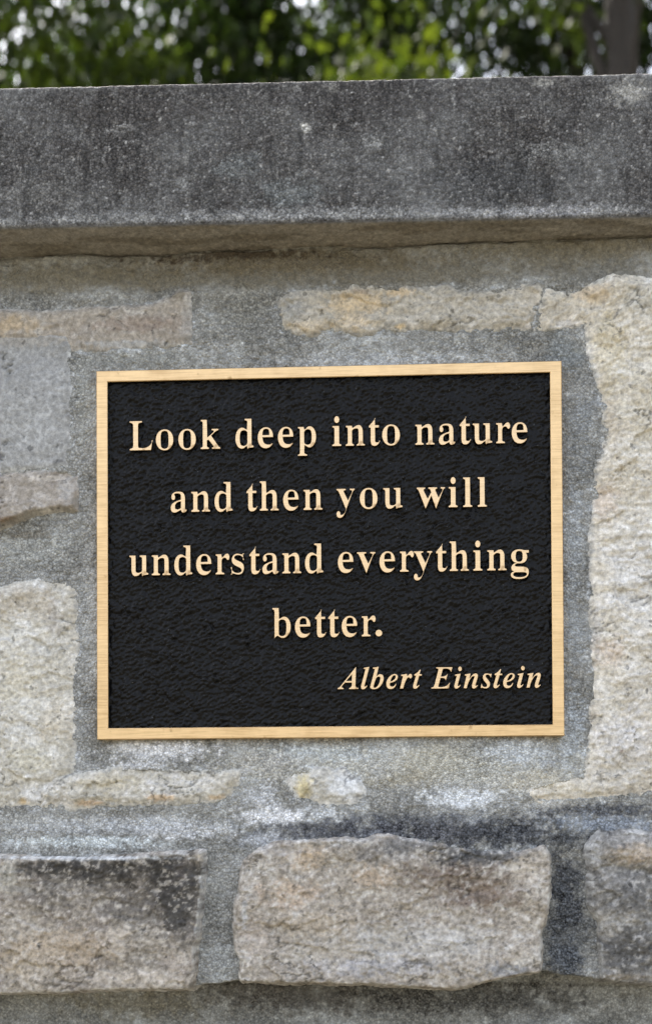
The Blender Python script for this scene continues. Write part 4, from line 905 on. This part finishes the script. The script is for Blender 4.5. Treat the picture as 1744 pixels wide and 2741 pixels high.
bp = nd(nt, 'ShaderNodeBump', Strength=0.8, Distance=0.03); nt.links.new(n2.outputs[0], bp.inputs['Height']); nt.links.new(bp.outputs[0], b.inputs['Normal'])
gx = np.concatenate([-np.geomspace(600, 3, 30), np.linspace(-2.5, 2.5, 21), np.geomspace(3, 600, 30)])
X, Y = np.meshgrid(gx, gx); ny, nx = X.shape; X = X.ravel(); Y = Y.ravel()
Zg = 0.05 * fbm(X, Y, 5, 3, 900) * sstep(1.0, 4.0, np.hypot(X, Y))
me = grid_mesh('ground', np.stack([X, Y, Zg], 1), nx, ny)
me.materials.append(m)
g = link(bpy.data.objects.new('ground', me)); g['kind'] = 'structure'

# ------------------------------------------------------------------ trees behind the wall
def leaf_material(name, c0, c1, tr):
    m, nt, b = new_mat(name)
    L = nt.links.new
    at = nd(nt, 'ShaderNodeAttribute', attribute_name='Tint')
    cr = nt.nodes.new('ShaderNodeValToRGB')
    cr.color_ramp.elements[0].color = (*c0, 1); cr.color_ramp.elements[1].color = (*c1, 1)
    L(at.outputs['Fac'], cr.inputs[0]); L(cr.outputs[0], b.inputs['Base Color'])
    b.inputs['Roughness'].default_value = 0.6
    b.inputs['Specular IOR Level'].default_value = 0.25
    t = nt.nodes.new('ShaderNodeBsdfTranslucent')
    mx = nt.nodes.new('ShaderNodeMix'); mx.data_type = 'RGBA'; mx.blend_type = 'MULTIPLY'; mx.inputs[0].default_value = 1
    L(cr.outputs[0], mx.inputs[6]); mx.inputs[7].default_value = (*tr, 1)
    L(mx.outputs[2], t.inputs['Color'])
    ms = nt.nodes.new('ShaderNodeMixShader'); ms.inputs[0].default_value = 0.5
    L(b.outputs[0], ms.inputs[1]); L(t.outputs[0], ms.inputs[2])
    L(ms.outputs[0], nt.nodes['Material Output'].inputs['Surface'])
    return m
M_LEAF = [leaf_material('leaves_mid', (0.017, 0.027, 0.007), (0.046, 0.060, 0.013), (1.3, 1.5, 0.5)),
          leaf_material('leaves_dark', (0.011, 0.020, 0.007), (0.030, 0.043, 0.012), (1.2, 1.4, 0.6)),
          leaf_material('leaves_yellow', (0.020, 0.030, 0.008), (0.055, 0.068, 0.013), (1.5, 1.65, 0.5))]
m, nt, b = new_mat('bark')
tc = nt.nodes.new('ShaderNodeTexCoord')
mp = nt.nodes.new('ShaderNodeMapping'); mp.inputs['Scale'].default_value = (14, 14, 2.5); nt.links.new(tc.outputs['Object'], mp.inputs['Vector'])
n1 = nd(nt, 'ShaderNodeTexNoise', Scale=1.0, Detail=6.0, Roughness=0.65); nt.links.new(mp.outputs[0], n1.inputs['Vector'])
cr = nt.nodes.new('ShaderNodeValToRGB')
cr.color_ramp.elements[0].position = 0.3; cr.color_ramp.elements[0].color = (0.02, 0.016, 0.013, 1)
cr.color_ramp.elements[1].position = 0.7; cr.color_ramp.elements[1].color = (0.036, 0.028, 0.021, 1)
nt.links.new(n1.outputs[0], cr.inputs[0]); nt.links.new(cr.outputs[0], b.inputs['Base Color']); b.inputs['Roughness'].default_value = 0.9
bp = nd(nt, 'ShaderNodeBump', Strength=0.9, Distance=0.03); nt.links.new(n1.outputs[0], bp.inputs['Height']); nt.links.new(bp.outputs[0], b.inputs['Normal'])
M_BARK = m

def tube(pts, radii, sides, verts, faces):
    base = len(verts)
    pts = [Vector(p) for p in pts]
    for i, p in enumerate(pts):
        d = (pts[min(i + 1, len(pts) - 1)] - pts[max(i - 1, 0)]).normalized()
        a = d.orthogonal().normalized() if abs(d.z) < 0.9 else Vector((1, 0, 0)).cross(d).normalized()
        c = d.cross(a)
        for k in range(sides):
            t = 2 * math.pi * k / sides
            verts.append(p + (a * math.cos(t) + c * math.sin(t)) * radii[i])
    for i in range(len(pts) - 1):
        for k in range(sides):
            k2 = (k + 1) % sides
            faces.append((base + i * sides + k, base + i * sides + k2, base + (i + 1) * sides + k2, base + (i + 1) * sides + k))

def tree(name, label, x, y, H, rad, crown_lo, crown_r, n_clump, per, leaf, seed, mat, clump_r=0.4, lean=0.0):
    rg = np.random.default_rng(seed); rr = random.Random(seed)
    root = empty(name, (x, y, 0))
    root['label'] = label; root['category'] = 'tree'; root['group'] = 'trees behind the wall'
    verts, faces = [], []
    spine = []
    for i in range(10):
        t = i / 9
        spine.append(Vector((lean * H * t + 0.05 * H * t * t * rr.uniform(-.5, .5), 0.04 * H * t * rr.uniform(-.5, .5), -0.1 + H * 0.93 * t)))
    tube(spine, [rad * (1.45 if i == 0 else (1 - 0.82 * (i / 9) ** 1.1)) for i in range(10)], 12, verts, faces)
    # clumps
    cl = []
    zc = (crown_lo + H) / 2; hz = (H - crown_lo) / 2
    while len(cl) < n_clump:
        p = rg.uniform(-1, 1, 3)
        r = np.linalg.norm(p)
        if r > 1 or r < 0.25: continue
        c = Vector((p[0] * crown_r + lean * H * 0.7, p[1] * crown_r, zc + p[2] * hz))
        cl.append(c)
    for c in cl[:max(10, n_clump // 4)]:
        zb = max(crown_lo * 0.75, c.z - rr.uniform(0.5, 0.28 * H))
        t = min(0.95, zb / (H * 0.93)); k = t * 9; i = int(k)
        a = spine[i].lerp(spine[min(9, i + 1)], k - i)
        mid = a.lerp(c, 0.5) + Vector((rr.uniform(-.2, .2), rr.uniform(-.2, .2), rr.uniform(-.1, .35)))
        r0 = max(0.025, rad * 0.38 * (1 - t * 0.7))
        tube([a, mid, c], [r0, r0 * 0.55, 0.012], 6, verts, faces)
    me = bpy.data.meshes.new('trunk'); me.from_pydata(verts, [], faces); me.update()
    me.polygons.foreach_set('use_smooth', np.full(len(me.polygons), True))
    me.materials.append(M_BARK)
    link(bpy.data.objects.new('trunk', me), root)
    # leaves
    C = np.array([tuple(c) for c in cl])
    N = n_clump * per
    src = np.repeat(C, per, 0)
    scl = np.repeat(rg.uniform(0.6, 1.3, n_clump), per)[:, None] * clump_r
    pos = src + rg.normal(0, 1, (N, 3)) * scl * np.array([1, 1, 0.7])
    tint = np.clip(np.repeat(rg.uniform(0.1, 0.9, n_clump), per) + rg.normal(0, 0.2, N), 0, 1)
    d1 = rg.normal(0, 1, (N, 3)); d1[:, 2] -= 0.5; d1 /= np.linalg.norm(d1, axis=1, keepdims=True)
    up = rg.normal(0, 0.6, (N, 3)); up[:, 2] += 1
    d2 = np.cross(d1, up); d2 /= np.linalg.norm(d2, axis=1, keepdims=True)
    nn = np.cross(d1, d2)
    L = (leaf * rg.uniform(0.7, 1.3, N))[:, None]
    a = pos - d1 * L * 0.5; b_ = pos + d2 * L * 0.3 + nn * L * 0.08; c_ = pos + d1 * L * 0.5; d_ = pos - d2 * L * 0.3 + nn * L * 0.08
    V = np.stack([a, b_, c_, d_], 1).reshape(-1, 3)
    q = np.arange(4 * N).reshape(N, 4)
    me = bpy.data.meshes.new('crown')
    me.vertices.add(4 * N); me.vertices.foreach_set('co', V.astype(np.float32).ravel())
    me.loops.add(4 * N); me.loops.foreach_set('vertex_index', q.astype(np.int32).ravel())
    me.polygons.add(N); me.polygons.foreach_set('loop_start', np.arange(0, 4 * N, 4, dtype=np.int32))
    me.update(calc_edges=True)
    at = me.attributes.new('Tint', 'FLOAT', 'POINT'); at.data.foreach_set('value', np.repeat(tint, 4).astype(np.float32))
    me.materials.append(mat)
    link(bpy.data.objects.new('crown', me), root)
    return root

# x, y, height, trunk radius, crown base, crown radius, clumps, leaves per clump, leaf size
TREES = [
    ('dark tree trunk rising at the right edge above the coping', 2.86, 12.0, 17.5, 0.33, 9.9, 3.2, 46, 110, 0.15, 11, 0),
    ('slim tree trunk just left of the thick trunk at right', 2.98, 15.5, 18.0, 0.18, 13.0, 2.4, 50, 110, 0.15, 12, 1),
    ('leafy tree at the left end above the coping', -4.7, 12.5, 12.5, 0.16, 6.0, 2.3, 94, 150, 0.16, 13, 0),
    ('yellow-green sunlit tree above the middle of the coping', -0.05, 10.5, 9.6, 0.12, 5.0, 0.75, 34, 90, 0.13, 14, 2),
    ('dark green tree left of the yellow-green sunlit tree', -2.2, 15.5, 15.0, 0.17, 7.5, 2.5, 112, 170, 0.17, 15, 1),
    ('dark green tree between the yellow-green tree and the trunks', 1.5, 17.0, 16.0, 0.16, 8.0, 2.5, 125, 170, 0.17, 23, 1),
    ('leafy tree standing to the right of the thick dark trunk', 4.95, 16.0, 15.5, 0.15, 8.0, 1.7, 46, 150, 0.17, 31, 1),
    ('tall dark tree at the back behind the left end', -5.8, 19.0, 16.5, 0.2, 8.0, 3.0, 74, 170, 0.19, 17, 1),
]
for lab, x, y, H, rad, lo, cr_, ncl, per, leaf, seed, mi in TREES:
    tree('broadleaf_tree', lab, x, y, H, rad, lo, cr_, ncl, per, leaf, seed, M_LEAF[mi])
